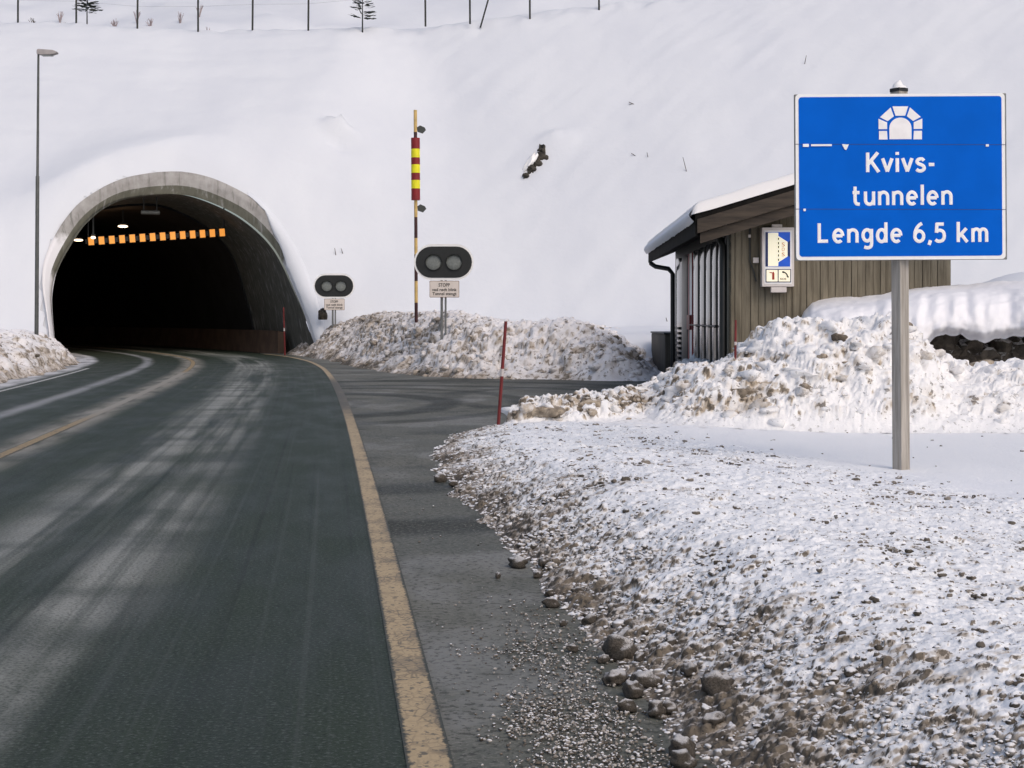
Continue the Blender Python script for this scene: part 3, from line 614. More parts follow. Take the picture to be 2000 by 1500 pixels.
lump = wl * ((.045 + .12 * rn) * np.sqrt(np.clip(1 - (F1 * 1.25) ** 2, 0, 1)) * (I > .3 - .3 * rn)) + (.05 + .03 * rn) * np.sqrt(np.clip(1 - (G1 * 1.4) ** 2, 0, 1)) * (J > .4) + .038 * np.sqrt(np.clip(1 - (K1 * 1.5) ** 2, 0, 1)) * (L_ > .45) * (1 - .6 * rn) + .06 * fbm(X * 1.6, (Y + h_) * 1.6, 4, 221) + .022 * fbm(X * 12, (Y * .8 + h_) * 12, 4, 223)
lump = lump + ss(.25, .05, pile) * ss(.05, .2, rid) * (.07 * np.sqrt(np.clip(1 - (G1 * 1.3) ** 2, 0, 1)) + .05 * np.sqrt(np.clip(1 - (K1 * 1.4) ** 2, 0, 1)))
V = np.stack([X, Y, h_], -1); nn = grid_normals(V); nn = nn * .5 + .5 * np.array([0, -.35, .94]); V = V + nn * (lump * pa)[..., None]
V[..., 2] += (1 - pa) * ss(-.03, .12, d) * .012 * fbm(X * 5, Y * 5, 4, 227)
n2 = grid_normals(V); steep = ss(.8, .3, n2[..., 2]); blot = fbm(X * 1.5, Y * 1.2 + h_ * 2, 4, 231); sp2 = fbm(X * 6, Y * 4 + h_ * 6, 3, 233)
lo_ = ss(4.2, 2.2, X)
dirt = .16 * np.clip(blot, 0, 1) + .42 * ss(.55, .85, sp2 + .3 * blot) + steep * (.10 + .6 * ((J > .78) | (L_ > .8))) * (.35 + .65 * lo_) + .20 * lo_ * np.clip(blot + .25, 0, 1) + .36 * steep * ss(.3, .05, pile) * ss(.03, .2, rid) * np.clip(.7 + blot, 0, 1.3) + .05 * rn
dirt = np.clip(dirt * pa * (1 - .45 * rn), 0, 1)
meta(link('snow_pile', with_lumps('snow_pile', V, d > -.1, dirt, np.clip(ss(.1, .4, pile) * (1 - .4 * rn) + 1.6 * ss(.06, .2, rid), 0, 2) * ss(.02, .12, d) * np.gradient(Y, axis=0), 1500, .018, .125, 61, lambda t: np.where(t < .80, .02, np.where(t < .94, .2, .6)), .5), M_PILE, None, True), kind='structure')

# chunks of dirty ice along the edge of the verge
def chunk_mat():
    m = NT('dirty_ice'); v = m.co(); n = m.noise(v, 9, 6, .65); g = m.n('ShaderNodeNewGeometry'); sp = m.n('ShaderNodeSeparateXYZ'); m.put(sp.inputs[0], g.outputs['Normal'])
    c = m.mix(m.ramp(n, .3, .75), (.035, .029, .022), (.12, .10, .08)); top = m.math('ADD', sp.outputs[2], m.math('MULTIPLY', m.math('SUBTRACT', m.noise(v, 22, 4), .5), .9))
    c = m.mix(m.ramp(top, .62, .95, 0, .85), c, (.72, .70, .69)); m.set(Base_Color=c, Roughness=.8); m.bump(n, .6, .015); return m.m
M_CHUNK = chunk_mat()
def rock_mesh(name, sx, sy, sz, seed, sub=3, rough=.32, fr=1.6):
    bm = bmesh.new(); bmesh.ops.create_icosphere(bm, subdivisions=sub, radius=1)
    for v in bm.verts:
        c = v.co.normalized(); f_ = 1 + rough * mn.noise(c * fr + Vector((seed * 3.7, 0, 0))) * 1.6 + rough * .45 * mn.noise(c * fr * 3 + Vector((0, seed, 0)))
        c = c * f_; c = Vector((max(-1.02, min(1.1, c.x)), max(-1.1, min(1.02, c.y)), max(-.62, c.z)))
        v.co = (c.x * sx, c.y * sy, c.z * sz)
    me = bpy.data.meshes.new(name); bm.to_mesh(me); bm.free(); return me
rockbase = [rock_mesh('ice_chunk', 1, .85, .72, k + 1) for k in range(6)]
for me in rockbase: me.materials.append(M_CHUNK); me.polygons.foreach_set('use_smooth', [True] * len(me.polygons))
CH = [(1210, 1285, 34), (1200, 1334, 22), (1262, 1340, 26), (1238, 1358, 22), (1225, 1388, 19), (1282, 1396, 20), (1308, 1392, 18), (1012, 1106, 17), (1062, 1112, 12), (1155, 1222, 17), (1076, 1184, 13),
      (1074, 1164, 10), (860, 940, 11), (886, 950, 10), (1118, 1271, 11), (1405, 1395, 30), (1332, 1472, 26), (1334, 1498, 24), (1100, 1221, 7), (973, 1127, 7), (1178, 1292, 12), (1050, 1127, 10), (1310, 1300, 17), (1128, 1170, 12), (903, 968, 9), (1395, 1440, 24), (1250, 1300, 14), (1345, 1345, 18)]
vp = np.array(VP)
LBL = {0: 'largest brown ice lump at the foot of the snow verge', 3: 'rust brown ice lump lying lowest of a tight cluster on the shoulder', 4: 'squat ice lump alone on the grey shoulder below the cluster', 15: 'broad dark ice lump half sunk in the verge near the bottom',
       12: 'dark ice lump farthest up the road at the verge corner', 14: 'small lone ice lump out on the grey shoulder', 17: 'snow dusted ice lump cut by the bottom edge of the photo'}
for i, (px, py, r) in enumerate(CH):
    x, y = G(px, py); o = bpy.data.objects.new('ice_chunk', rockbase[i % 6]); COL.objects.link(o); rr = r / F * y * 1.12
    dd = float(sdist(np.array([[x]]), np.array([[y]]), VP)[0, 0]); zz = max(0, float(verge_base(np.array([[x]]), np.array([[y]]))[1][0, 0]))
    o.scale = (rr * random.uniform(.9, 1.15), rr * random.uniform(.8, 1.1), rr * random.uniform(.85, 1.15)); o.rotation_euler = (random.uniform(-.25, .25), random.uniform(-.25, .25), random.uniform(0, 6))
    o.location = (x, y, zz + rr * .36)
    meta(o, LBL.get(i, 'brown lump of ice lying along the foot of the snow verge'), 'ice chunk', 'ice lumps along the foot of the verge')
# clods and grit: frozen lumps dusted with snow, far too many to count
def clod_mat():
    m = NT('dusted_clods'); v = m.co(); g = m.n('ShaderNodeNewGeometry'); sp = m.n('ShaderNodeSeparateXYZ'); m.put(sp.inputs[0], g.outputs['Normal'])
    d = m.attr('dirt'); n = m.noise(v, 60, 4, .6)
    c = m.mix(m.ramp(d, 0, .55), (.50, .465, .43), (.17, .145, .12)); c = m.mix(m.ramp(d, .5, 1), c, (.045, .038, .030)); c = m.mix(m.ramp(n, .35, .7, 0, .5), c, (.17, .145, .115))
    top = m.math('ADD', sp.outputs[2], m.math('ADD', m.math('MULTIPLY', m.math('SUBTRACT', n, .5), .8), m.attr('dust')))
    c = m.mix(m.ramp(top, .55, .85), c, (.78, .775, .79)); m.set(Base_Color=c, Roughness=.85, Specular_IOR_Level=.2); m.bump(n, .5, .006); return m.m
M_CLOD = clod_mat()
rng = np.random.default_rng(3)
def clods(name, cx, cy, cz, rr, dirt, dust, label, flat=.7, sink=.25):
    k = len(ICV); V, Fc = lump_geo(np.stack([cx, cy, cz + rr * sink], 1), rr, rng, flat, .5)
    return meta(link(name, np_mesh(name, V, Fc, {'dirt': np.repeat(dirt, k), 'dust': np.repeat(dust, k)}), M_CLOD, None, True), label, None, None, 'stuff')
cx, cy, rr, dt, du = [], [], [], [], []
N0 = 90000; y = 4.0 + 14.6 * rng.random(N0) ** 1.5; x = y * (-.08 + .44 * rng.random(N0)); d_, h_ = verge_base(x, y)
pt = fbm(x * .8, y * 1.3, 4, 163); cl = ss(.3, 1.2, (x - 2.6) + (y - 12.5) / 3.2) * ss(10.5, 12.5, y)
e_ = ss(.95, .08, d_); clus = np.clip(fbm(x * 2.6, y * 3.2, 3, 401), -.6, 1)
pr = (e_ * .66 * np.clip(y / 9, .6, 1.3) + (1 - e_) * np.clip(.028 + .06 * pt + .34 * np.clip(clus - .30, 0, 1) ** 1.2, .012, .5) * np.clip(y / 8, .55, 1.5)) * (1 - .97 * cl)
ok = (d_ > .0) & (rng.random(N0) < pr)
x, y, h_, e_, pt = x[ok], y[ok], h_[ok], e_[ok], pt[ok]; n_ = len(x)
r_ = (.0045 + .0115 * rng.random(n_) ** 2.6) * (1 + .35 * (y - 6) / 6); r_ = np.where(rng.random(n_) < .035, r_ * 1.9, r_)
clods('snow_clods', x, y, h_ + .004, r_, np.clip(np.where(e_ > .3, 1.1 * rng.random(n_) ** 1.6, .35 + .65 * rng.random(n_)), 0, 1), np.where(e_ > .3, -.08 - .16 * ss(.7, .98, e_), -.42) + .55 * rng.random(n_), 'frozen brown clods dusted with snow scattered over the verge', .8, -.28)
N0 = 60000; y = 4.0 + 8 * rng.random(N0) ** 1.6; e = np.interp(y, PY, PX); eb = np.interp(y, [p[1] for p in VP[1:13]], [p[0] for p in VP[1:13]]); t = rng.random(N0); x = e + .12 + (eb + .06 - e - .12) * t
ok = rng.random(N0) < np.clip(.35 + .9 * fbm(x * 2.2, y * 1.6, 3, 241), .04, 1) * np.clip(1.2 - (y - 4.6) / 2.7, .012, 1) * ss(.0, .35, t + .12 * fbm(x * 3, y * 3, 2, 7)) * (1 - .75 * ss(.7, .95, t)) * .5
x, y = x[ok], y[ok]; n_ = len(x)
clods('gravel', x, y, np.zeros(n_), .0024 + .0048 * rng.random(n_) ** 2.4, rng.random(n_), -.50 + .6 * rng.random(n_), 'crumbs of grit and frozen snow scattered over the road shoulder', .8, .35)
print('clods', n_)
# ------------------------------------------------------------------ text
def text_mesh(body, name, mat, parent, x0_, x1_, ybase, cap, depth=.004, bold=0., ref='H', M=None, spacing=1.0):
    cu_ = bpy.data.curves.new(name, 'FONT'); cu_.body = body; cu_.size = 1; cu_.offset = bold; cu_.space_character = spacing; cu_.extrude = .002; cu_.resolution_u = 4
    o = bpy.data.objects.new(name, cu_); COL.objects.link(o); dg = bpy.context.evaluated_depsgraph_get(); dg.update()
    me = bpy.data.meshes.new_from_object(o.evaluated_get(dg))
    n = len(me.vertices); co = np.zeros(n * 3, np.float32); me.vertices.foreach_get('co', co); co = co.reshape(-1, 3)
    cu_.body = ref; dg.update(); m2 = bpy.data.meshes.new_from_object(o.evaluated_get(dg)); hh = max(v.co.y for v in m2.vertices) - min(0, min(v.co.y for v in m2.vertices)); 
    bpy.data.objects.remove(o); bpy.data.meshes.remove(m2)
    mn_, mx_ = co[:, 0].min(), co[:, 0].max(); x = x0_ + (co[:, 0] - mn_) / (mx_ - mn_) * (x1_ - x0_); y = ybase + co[:, 1] / hh * cap; zt = np.where(co[:, 2] > 0, depth, 0)
    V = np.stack([x, -zt, y], 1)
    if M is not None: V = np.array([tuple(M @ Vector(v)) for v in V])
    me.vertices.foreach_set('co', V.astype(np.float32).ravel()); me.update(); me.materials.clear()
    return link(name, me, mat, parent)
def rrect(x0_, z0_, x1_, z1_, r, n=6):
    p = []
    for cx_, cz_, a0 in ((x1_ - r, z1_ - r, 0), (x0_ + r, z1_ - r, 90), (x0_ + r, z0_ + r, 180), (x1_ - r, z0_ + r, 270)):
        p += [(cx_ + r * math.cos(R(a0 + 90 * k / n)), cz_ + r * math.sin(R(a0 + 90 * k / n))) for k in range(n + 1)]
    return p
XA, ZA = (1, 0, 0), (0, 0, 1)
def plate(pts, y0_, y1_, name, mat, parent, M=None, bevel=0):
    mb = MB(); mb.prism(pts, (0, y0_, 0), XA, ZA, (0, y1_ - y0_, 0))
    if M is not None: mb.v = [tuple(M @ Vector(v)) for v in mb.v]
    return mb.build(name, mat, parent, bevel)
def plates(lst, y0_, y1_, name, mat, parent):
    mb = MB()
    for pts in lst: mb.prism(pts, (0, y0_, 0), XA, ZA, (0, y1_ - y0_, 0))
    return mb.build(name, mat, parent)

# ------------------------------------------------------------------ blue tunnel name sign
YS = 13.8; base = P(1766, 930, YS); K_ = YS / F
sign = empty('road_sign', tuple(base), 'large blue tunnel name sign on a square timber post at the verge', 'road sign', rot=(0, R(-.35), 0))
def q5(u_, v_): return ((1500 + .26 * u_ - 1766) * K_, (930 - 130 - .26 * v_) * K_)    # crop pixel of the sign to sign metres
def qq(px, py): return ((px - 1766) * K_, (930 - py) * K_)
mb = MB(); a_, b_ = qq(1556, 508), qq(1970, 183)
mb.box((a_[0], .0, a_[1]), (b_[0], .035, b_[1])); mb.build('panel', M_STEEL, sign, .006)
plate(rrect(*q5(222, 1450), *q5(1795, 204), .035), -.003, 0, 'border', M_WHITE, sign)
face = plate(rrect(*q5(246, 1424), *q5(1770, 226), .028), -.006, -.003, 'face', M_BLUE, sign)
lines = (('Kvivs-', 748, 1275, 792, 645, 'K'), ('tunnelen', 634, 1398, 1040, 893, 'l'), ('Lengde 6,5 km', 370, 1664, 1321, 1174, 'L'))
def el(cx_, cy_, rx, ry, a0, a1, n=16): return [(cx_ + rx * math.cos(R(a0 + (a1 - a0) * k / n)), cy_ + ry * math.sin(R(a0 + (a1 - a0) * k / n))) for k in range(n + 1)]
def smooth_pts(p, n=5):
    o = []
    for i in range(len(p) - 1):
        a0, a1, a2, a3 = p[max(i - 1, 0)], p[i], p[i + 1], p[min(i + 2, len(p) - 1)]
        for k in range(n):
            t = k / n; o.append(tuple(.5 * (2 * a1[j] + (a2[j] - a0[j]) * t + (2 * a0[j] - 5 * a1[j] + 4 * a2[j] - a3[j]) * t * t + (3 * a1[j] - a0[j] - 3 * a2[j] + a3[j]) * t ** 3) for j in (0, 1)))
    return o + [p[-1]]
XH = .70
GL = {'K': (.52, [[(0, 0), (0, 1)], [(.50, 1), (.02, .40)], [(.17, .56), (.54, 0)]]), 'v': (.46, [[(0, XH), (.235, .02)], [(.46, XH), (.225, .02)]]), 'i': (0, [[(0, 0), (0, XH)], [(0, .875), (0, 1.02)]]),
      's': (.40, [smooth_pts([(.375, .57), (.30, .645), (.19, .655), (.08, .61), (.04, .51), (.10, .42), (.21, .37), (.33, .31), (.385, .21), (.34, .10), (.22, .045), (.10, .06), (.01, .13)])]), '-': (.27, [[(0, .37), (.27, .37)]]),
      't': (.34, [smooth_pts([(.11, .95), (.11, .6), (.11, .34), (.125, .17), (.20, .07), (.35, .05)]), [(-.02, .645), (.34, .645)]]), 'u': (.42, [[(0, XH), (0, .24)], el(.20, .26, .20, .215, 180, 360), [(.42, XH), (.42, 0)]]),
      'n': (.42, [[(0, 0), (0, XH)], el(.21, .44, .21, .215, 180, 0), [(.42, .46), (.42, 0)]]), 'e': (.45, [[(.03, .355), (.44, .355)], el(.225, .35, .225, .305, 0, 312, 24)]), 'l': (0, [[(0, 1.03), (0, 0)]]),
      'L': (.44, [[(0, 1), (0, 0)], [(-.08, .085), (.45, .085)]]), 'g': (.43, [el(.21, .37, .21, .285, 0, 360, 26), smooth_pts([(.43, XH), (.43, .3), (.43, -.08), (.37, -.22), (.22, -.265), (.06, -.22)])]), 'd': (.43, [el(.21, .35, .21, .305, 0, 360, 26), [(.43, 1.03), (.43, 0)]]),
      '6': (.47, [el(.235, .31, .225, .265, 0, 360, 26), smooth_pts([(.012, .33), (.03, .52), (.11, .72), (.23, .87), (.38, .965)])]), ',': (.07, [[(.08, .10), (.0, -.14)]]),
      '5': (.46, [[(.43, .92), (.04, .92)], [(.085, .98), (.055, .48)], smooth_pts([(.05, .53), (.16, .60), (.28, .60), (.40, .53), (.45, .38), (.44, .22), (.36, .095), (.22, .045), (.10, .06), (.0, .13)])]),
      'k': (.44, [[(0, 0), (0, 1.03)], [(.42, XH), (.02, .27)], [(.15, .40), (.46, 0)]]), 'm': (.70, [[(0, 0), (0, XH)], el(.175, .46, .175, .195, 180, 0), [(.35, .48), (.35, 0)], el(.525, .46, .175, .195, 180, 0), [(.70, .48), (.70, 0)]])}
def drawn_text(body, xa, xb, zb, cap, y_, rad=.088, gap=.31):
    st_, x = [], 0
    for ch in body:
        if ch == ' ': x += .40; continue
        w_, g_ = GL[ch]
        if ch in 'v-,s': x -= .05
        st_ += [[(px + x, pz) for px, pz in p] for p in g_]; x += w_ + gap
        if ch in 'v-Ks,': x -= .05
    lo, hi = min(p[0] for q_ in st_ for p in q_) - rad, max(p[0] for q_ in st_ for p in q_) + rad; kx = (xb - xa) / (hi - lo); mb = MB()
    for j, q_ in enumerate(st_):
        m0 = len(mb.v); mb.tube([(p[0], 0, p[1]) for p in q_], rad, 12)
        mb.v[m0:] = [(xa + (vx - lo) * kx, y_ + vy * .035 - j * .00005, zb + vz * cap) for vx, vy, vz in mb.v[m0:]]
    return mb.build('lettering', M_LETTER, sign)
for body, ua, ub, vb, vt, ref in lines:
    xa, zb = q5(ua, vb); xb, zt = q5(ub, vt); drawn_text(body, xa, xb, zb, zt - zb, -.0065)
vs_ = [[(848, 484), (908, 484), (912, 548), (848, 548)], [(845, 392), (909, 420), (909, 470), (845, 470)], [(856, 380), (936, 308), (960, 374), (913, 410)]]
mir = [[(2018 - u_, v_) for u_, v_ in p] for p in vs_]; top = [[(950, 300), (1068, 300), (1045, 370), (973, 370)]]
arch = [(926, 546), (926, 462)] + [(1009 + 83 * math.cos(R(180 - k)), 462 - 78 * math.sin(R(180 - k))) for k in range(12, 169, 12)] + [(1092, 462), (1092, 546)]
plates([[q5(*c) for c in p] for p in vs_ + mir + top + [arch]], -.0095, -.006, 'pictogram', M_LETTER, sign)
for va, vb in ((579, 592), (1066, 1079)):
    (xa, za), (xb, zb) = q5(214, va), q5(1800, vb); sm = MB(); sm.add([(xa, -.0068, za - .0022), (xb, -.0068, zb - .0022), (xb, -.0068, zb + .0022), (xa, -.0068, za + .0022)], [(0, 1, 2, 3)]); sm.build('seam', M_NAVY, sign)
for fl in (rrect(*q5(275, 600), *q5(320, 578), .004), rrect(*q5(337, 595), *q5(492, 581), .003), [q5(568, 581), q5(620, 584), q5(600, 626), q5(588, 620)], rrect(*q5(1648, 606), *q5(1670, 589), .003), rrect(*q5(276, 1082), *q5(294, 1064), .003)):
    plate(fl, -.016, -.007, 'snow_fleck', M_WHITE, sign)
pw = .062; mb = MB(); ca, sa = math.cos(R(33)), math.sin(R(33)); hs = .056; yo = .105
sq = [(-hs, -hs), (hs, -hs), (hs, hs), (-hs, hs)]; sq = [(x * ca - y * sa, x * sa + y * ca) for x, y in sq]
zt = qq(1756, 176)[1]; mb.prism(sq, (0, yo, -.5), XA, (0, 1, 0), (0, 0, zt + .5)); mb.build('post', M_POST, sign, .006)
mb = MB(); mb.prism([(x * 1.02, y * 1.02) for x, y in sq], (0, yo, zt), XA, (0, 1, 0), (0, 0, .03)); mb.build('post_cap', M_BLACK, sign)
mb = MB(); mb.tube([(.0, yo, zt + .03), (.0, yo, zt + .045), (-.004, yo, zt + .065), (.006, yo, zt + .09), (.012, yo, zt + .105)], [.07, .058, .043, .022, .006], 12); mb.build('snow_cone', M_WHITE, sign, smooth=True)
for zz in (a_[1] + .25, b_[1] - .3):
    mb = MB(); mb.box((a_[0] + .06, .037, zz - .02), (b_[0] - .06, .06, zz + .02)); mb.build('back_rail', M_STEEL, sign)

# ------------------------------------------------------------------ wig-wag stop signals
def stadium(w_, h2, n=14):
    r = h2; c = w_ - r
    return [(c + r * math.cos(R(-90 + 180 * k / n)), r * math.sin(R(-90 + 180 * k / n))) for k in range(n + 1)] + [(-c + r * math.cos(R(90 + 180 * k / n)), r * math.sin(R(90 + 180 * k / n))) for k in range(n + 1)]
YB = 38.3; k_ = YB / F; c = P(867, 512, YB); bz = 1.15
def make_signal():
    root = empty('stop_signal', (c.x, YB, bz), 'larger black twin-lamp stop signal standing beside the red and yellow pole', 'traffic signal', 'twin-lamp tunnel stop signals')
    cz = c.z - bz; T = Matrix.Translation((0, 0, cz))
    plate(stadium(58.3 * k_, 35.5 * k_), -.02, .01, 'backboard', M_WHITE, root, T); plate(stadium(54.8 * k_, 30.5 * k_), -.03, -.02, 'black_face', M_BLACK, root, T)
    for sx, dx in ((-1, -20), (1, 20)):
        mb = MB(); x = dx * k_; n = 24; r0 = 15.2 * k_
        for ra, rb, ya, yb in ((r0, r0, -.03, -.16),):
            vs, fs = [], []
            for i in range(n):
                a = 2 * math.pi * i / n; dep = .05 + .06 * max(0, math.sin(a))
                for r_, y_ in ((r0 + .012, -.03), (r0 + .012, -.03 - dep), (r0, -.03 - dep), (r0, -.03)): vs.append((x + r_ * math.cos(a), y_, cz + r_ * math.sin(a)))
            for i in range(n):
                j = (i + 1) % n
                for q_ in range(3): fs.append((4 * i + q_, 4 * j + q_, 4 * j + q_ + 1, 4 * i + q_ + 1))
            mb.add(vs, fs)
        lamp = mb.build('lamp', M_BLACK, root)
        mb = MB(); vs = [(x, -.058, cz)]; fs = []; rings = 4
        for q_ in range(1, rings + 1):
            for i in range(n): a = 2 * math.pi * i / n; t_ = q_ / rings; vs.append((x + r0 * t_ * math.cos(a), -.034 - .024 * math.sqrt(max(0, 1 - t_ * t_)), cz + r0 * t_ * math.sin(a)))
        for i in range(n):
            j = (i + 1) % n; fs.append((0, 1 + i, 1 + j))
            for q_ in range(rings - 1): fs.append((1 + q_ * n + i, 1 + (q_ + 1) * n + i, 1 + (q_ + 1) * n + j, 1 + q_ * n + j))
        mb.add(vs, fs); mb.build('lens', M_LENS, lamp, smooth=True)
    xa, xb, za, zb = (840 - 867) * k_, (896 - 867) * k_, cz + (512 - 580) * k_, cz + (512 - 549.5) * k_
    pl = plate(rrect(xa - .012, za - .012, xb + .012, zb + .012, .02), -.012, .0, 'text_plate', M_BRN, root)
    plate(rrect(xa, za, xb, zb, .015), -.016, -.012, 'plate_face', M_CREAM, pl)
    T2 = Matrix.Translation((0, -.018, 0)); w_ = xb - xa; h2 = zb - za
    text_mesh('STOPP', 'lettering', M_TXT, pl, xa + w_ * .30, xa + w_ * .69, zb - h2 * .34, h2 * .22, .003, .012, 'H', T2)
    text_mesh('ved rødt blink', 'lettering', M_TXT, pl, xa + w_ * .07, xa + w_ * .93, zb - h2 * .62, h2 * .19, .003, .012, 'H', T2)
    text_mesh('Tunnel stengt', 'lettering', M_TXT, pl, xa + w_ * .08, xa + w_ * .92, zb - h2 * .88, h2 * .19, .003, .012, 'H', T2)
    for x, m_, r in ((-4.3 * k_, M_STEEL, .034), (3.2 * k_, M_STEEL, .026)):
        mb = MB(); mb.tube([(x, .05, -.9), (x, .05, cz + .2)], r, 10); mb.build('post', m_, root, smooth=True)
    return root
def copy_tree(o, parent=None):
    n = o.copy(); COL.objects.link(n)
    if parent: n.parent = parent
    for ch in [x for x in list(bpy.data.objects) if x.parent == o]: copy_tree(ch, n)
    return n
sig = make_signal()
sg2 = copy_tree(sig); q_ = P(652.5, 558.5, 56.0); sg2.location = (q_.x, 56.0, q_.z - (c.z - bz)); sg2['label'] = 'smaller farther twin-lamp stop signal close to the tunnel mouth'

# ------------------------------------------------------------------ red and yellow marker pole
YM = 42.0; km = YM / F; mbase = P(813, 622, YM)
pole = empty('marker_pole', tuple(mbase), 'tall thin marker pole with wide red and yellow bands standing in the berm', 'marker pole', rot=(0, R(-.25), 0))
def zpx(py): return (622 - py) * km
for ya, yb, m_ in ((215, 258, M_PTAN), (258, 270, M_PDRK), (390, 424, M_PTAN), (424, 465, M_PDRK), (465, 497, M_PTAN), (497, 549, M_PDRK), (549, 591, M_PTAN), (591, 665, M_PDRK)):
    mb = MB(); mb.tube([(0, 0, zpx(yb)), (0, 0, zpx(ya))], .047, 12); mb.build('pole', m_, pole, smooth=True)
for ya, yb, m_ in ((269.5, 291, M_PRED), (291, 308, M_PYEL), (308, 321.5, M_PRED), (321.5, 338, M_PYEL), (338, 352, M_PRED), (352, 368.5, M_PYEL), (368.5, 391, M_PRED)):
    mb = MB(); mb.tube([(.0, 0, zpx(yb)), (.0, 0, zpx(ya))], .122, 20); mb.build('band', m_, pole, smooth=True)
for py in (253, 407):
    mb = MB(); z_ = zpx(py); s_ = km
    mb.prism([(3 * s_, 4 * s_), (9 * s_, 8 * s_), (18 * s_, 4 * s_), (20.5 * s_, -1 * s_), (14 * s_, -8 * s_), (4 * s_, -4.5 * s_)], (0, -.02, z_), XA, ZA, (0, .04, 0)); mb.build('flap', M_FLAP, pole)

# ------------------------------------------------------------------ red snow stakes
def stake(x, y, zb, zt, r, lean, label):
    o = empty('snow_stake', (x, y, zb), label, 'snow stake', 'red snow stakes along the road', rot=(0, lean, 0)); L_ = zt - zb
    mb = MB(); mb.tube([(0, 0, -.4), (0, 0, L_ * .48)], r, 8); mb.tube([(0, 0, L_ * .55), (0, 0, L_)], [r, r * .9], 8); mb.build('pole', M_STAKE, o, smooth=True)
    mb = MB(); mb.tube([(0, 0, L_ * .48), (0, 0, L_ * .55)], r * 1.06, 8, cap=False); mb.build('reflector', M_REFL, o, smooth=True)
a = P(973, 834, 18.9); b = P(988, 627, 18.9); stake(a.x, 18.9, a.z, b.z, .021, math.atan2(b.x - a.x, b.z - a.z), 'leaning red snow stake at the corner of the snow verge')
a = P(1436, 712, 20.0); b = P(1437, 625, 20.0); stake(a.x, 20.0, a.z - .05, b.z, .016, .01, 'slim red snow stake in the pile in front of the shed')
a = P(556.5, 690, 57.2); b = P(554, 600, 57.2); stake(a.x, 57.2, a.z, b.z, .03, -.03, 'red snow stake by the right wall inside the tunnel mouth')

# ------------------------------------------------------------------ street lamp
YL = 46.0; a = P(71, 664, YL); b = P(75, 104, YL)
lamp = empty('street_lamp', tuple(a), 'tall grey street lamp on the snow left of the tunnel', 'street lamp')
h_l = b.z - a.z; dx = b.x - a.x; mb = MB(); zm = P(0, 345, YL).z - a.z; xm = dx * zm / h_l
mb.tube([(0, 0, -.6), (xm, 0, zm), (xm, 0, zm + .03), (dx, 0, h_l - .03)], [.062, .055, .041, .032], 12); mb.build('pole', M_LAMPP, lamp, smooth=True)
mb = MB(); s_ = YL / F
pts = [(-1.5, 6), (1, 7.5), (14, 6.8), (30, 5.5), (38, 2), (37, -1), (28, -3.5), (8, -4), (-1.5, -2.5)]
mb.prism([(x * s_, y * s_) for x, y in pts], (dx, -.12, h_l), XA, ZA, (0, .24, 0)); hd_ = mb.build('lamp_head', M_HEAD, lamp, .02)
mb = MB(); mb.box((dx + 8 * s_, -.09, h_l - 5.6 * s_), (dx + 28 * s_, .09, h_l - 3.9 * s_)); mb.build('glass', M_LENS, hd_)

# ------------------------------------------------------------------ shed
SX, SY = 3.52, 25.0
shed = empty('shed', (SX, SY, 0), 'weathered timber shed with a snowy roof and ribbed metal doors', 'shed', rot=(0, 0, R(-1.5)))
LW, LD, EZ, SL = 3.60, 10.5, 3.08, .30
hw = LW / 2; pk = EZ + SL * hw
mb = MB(); nb = 31; bx_ = np.r_[0, np.sort(np.linspace(0, LW, nb + 1)[1:-1] + np.array([random.uniform(-.022, .022) for _ in range(nb - 1)])), LW]                                     # gable of vertical boards, alternate boards proud
for i in range(nb):
    xa, xb = float(bx_[i]), float(bx_[i + 1]); f_ = lambda x: EZ + SL * (x if x < hw else LW - x)
    y_ = -.012 if i % 2 else 0; g_ = .004
    xs = [xa + g_, xb - g_] if not (xa < hw < xb) else [xa + g_, hw, xb - g_]
    mb.prism([(xs[0], -.1), (xs[-1], -.1)] + [(x, f_(x)) for x in reversed(xs)], (0, y_, 0), XA, ZA, (0, .05 + random.uniform(0, .003), 0))
gw = mb.build('gable_wall', M_WOOD, shed)
mb = MB(); mb.prism([(.02, -.1), (LW - .02, -.1), (LW - .02, EZ - .02), (hw, pk - .02), (.02, EZ - .02)], (0, .052, 0), XA, ZA, (0, .08, 0)); mb.box((LW - .12, .14, -.1), (LW, LD, EZ)); mb.prism([(0, -.1), (LW, -.1), (LW, EZ), (hw, pk), (0, EZ)], (0, LD, 0), XA, ZA, (0, .1, 0)); mb.build('wall', M_DOORD, shed)
OH, OG = .57, .70
zo = EZ + .08
def roofpts(t0, t1, oh): return [(-oh, zo - SL * oh + t0), (hw, zo + SL * hw + t0), (LW + oh, zo - SL * oh + t0), (LW + oh, zo - SL * oh + t1), (hw, zo + SL * hw + t1), (-oh, zo - SL * oh + t1)]
mb = MB(); mb.prism(roofpts(-.03, .05, OH), (0, -OG, 0), XA, ZA, (0, LD + 2 * OG, 0)); roof = mb.build('roof', M_SOOT, shed)
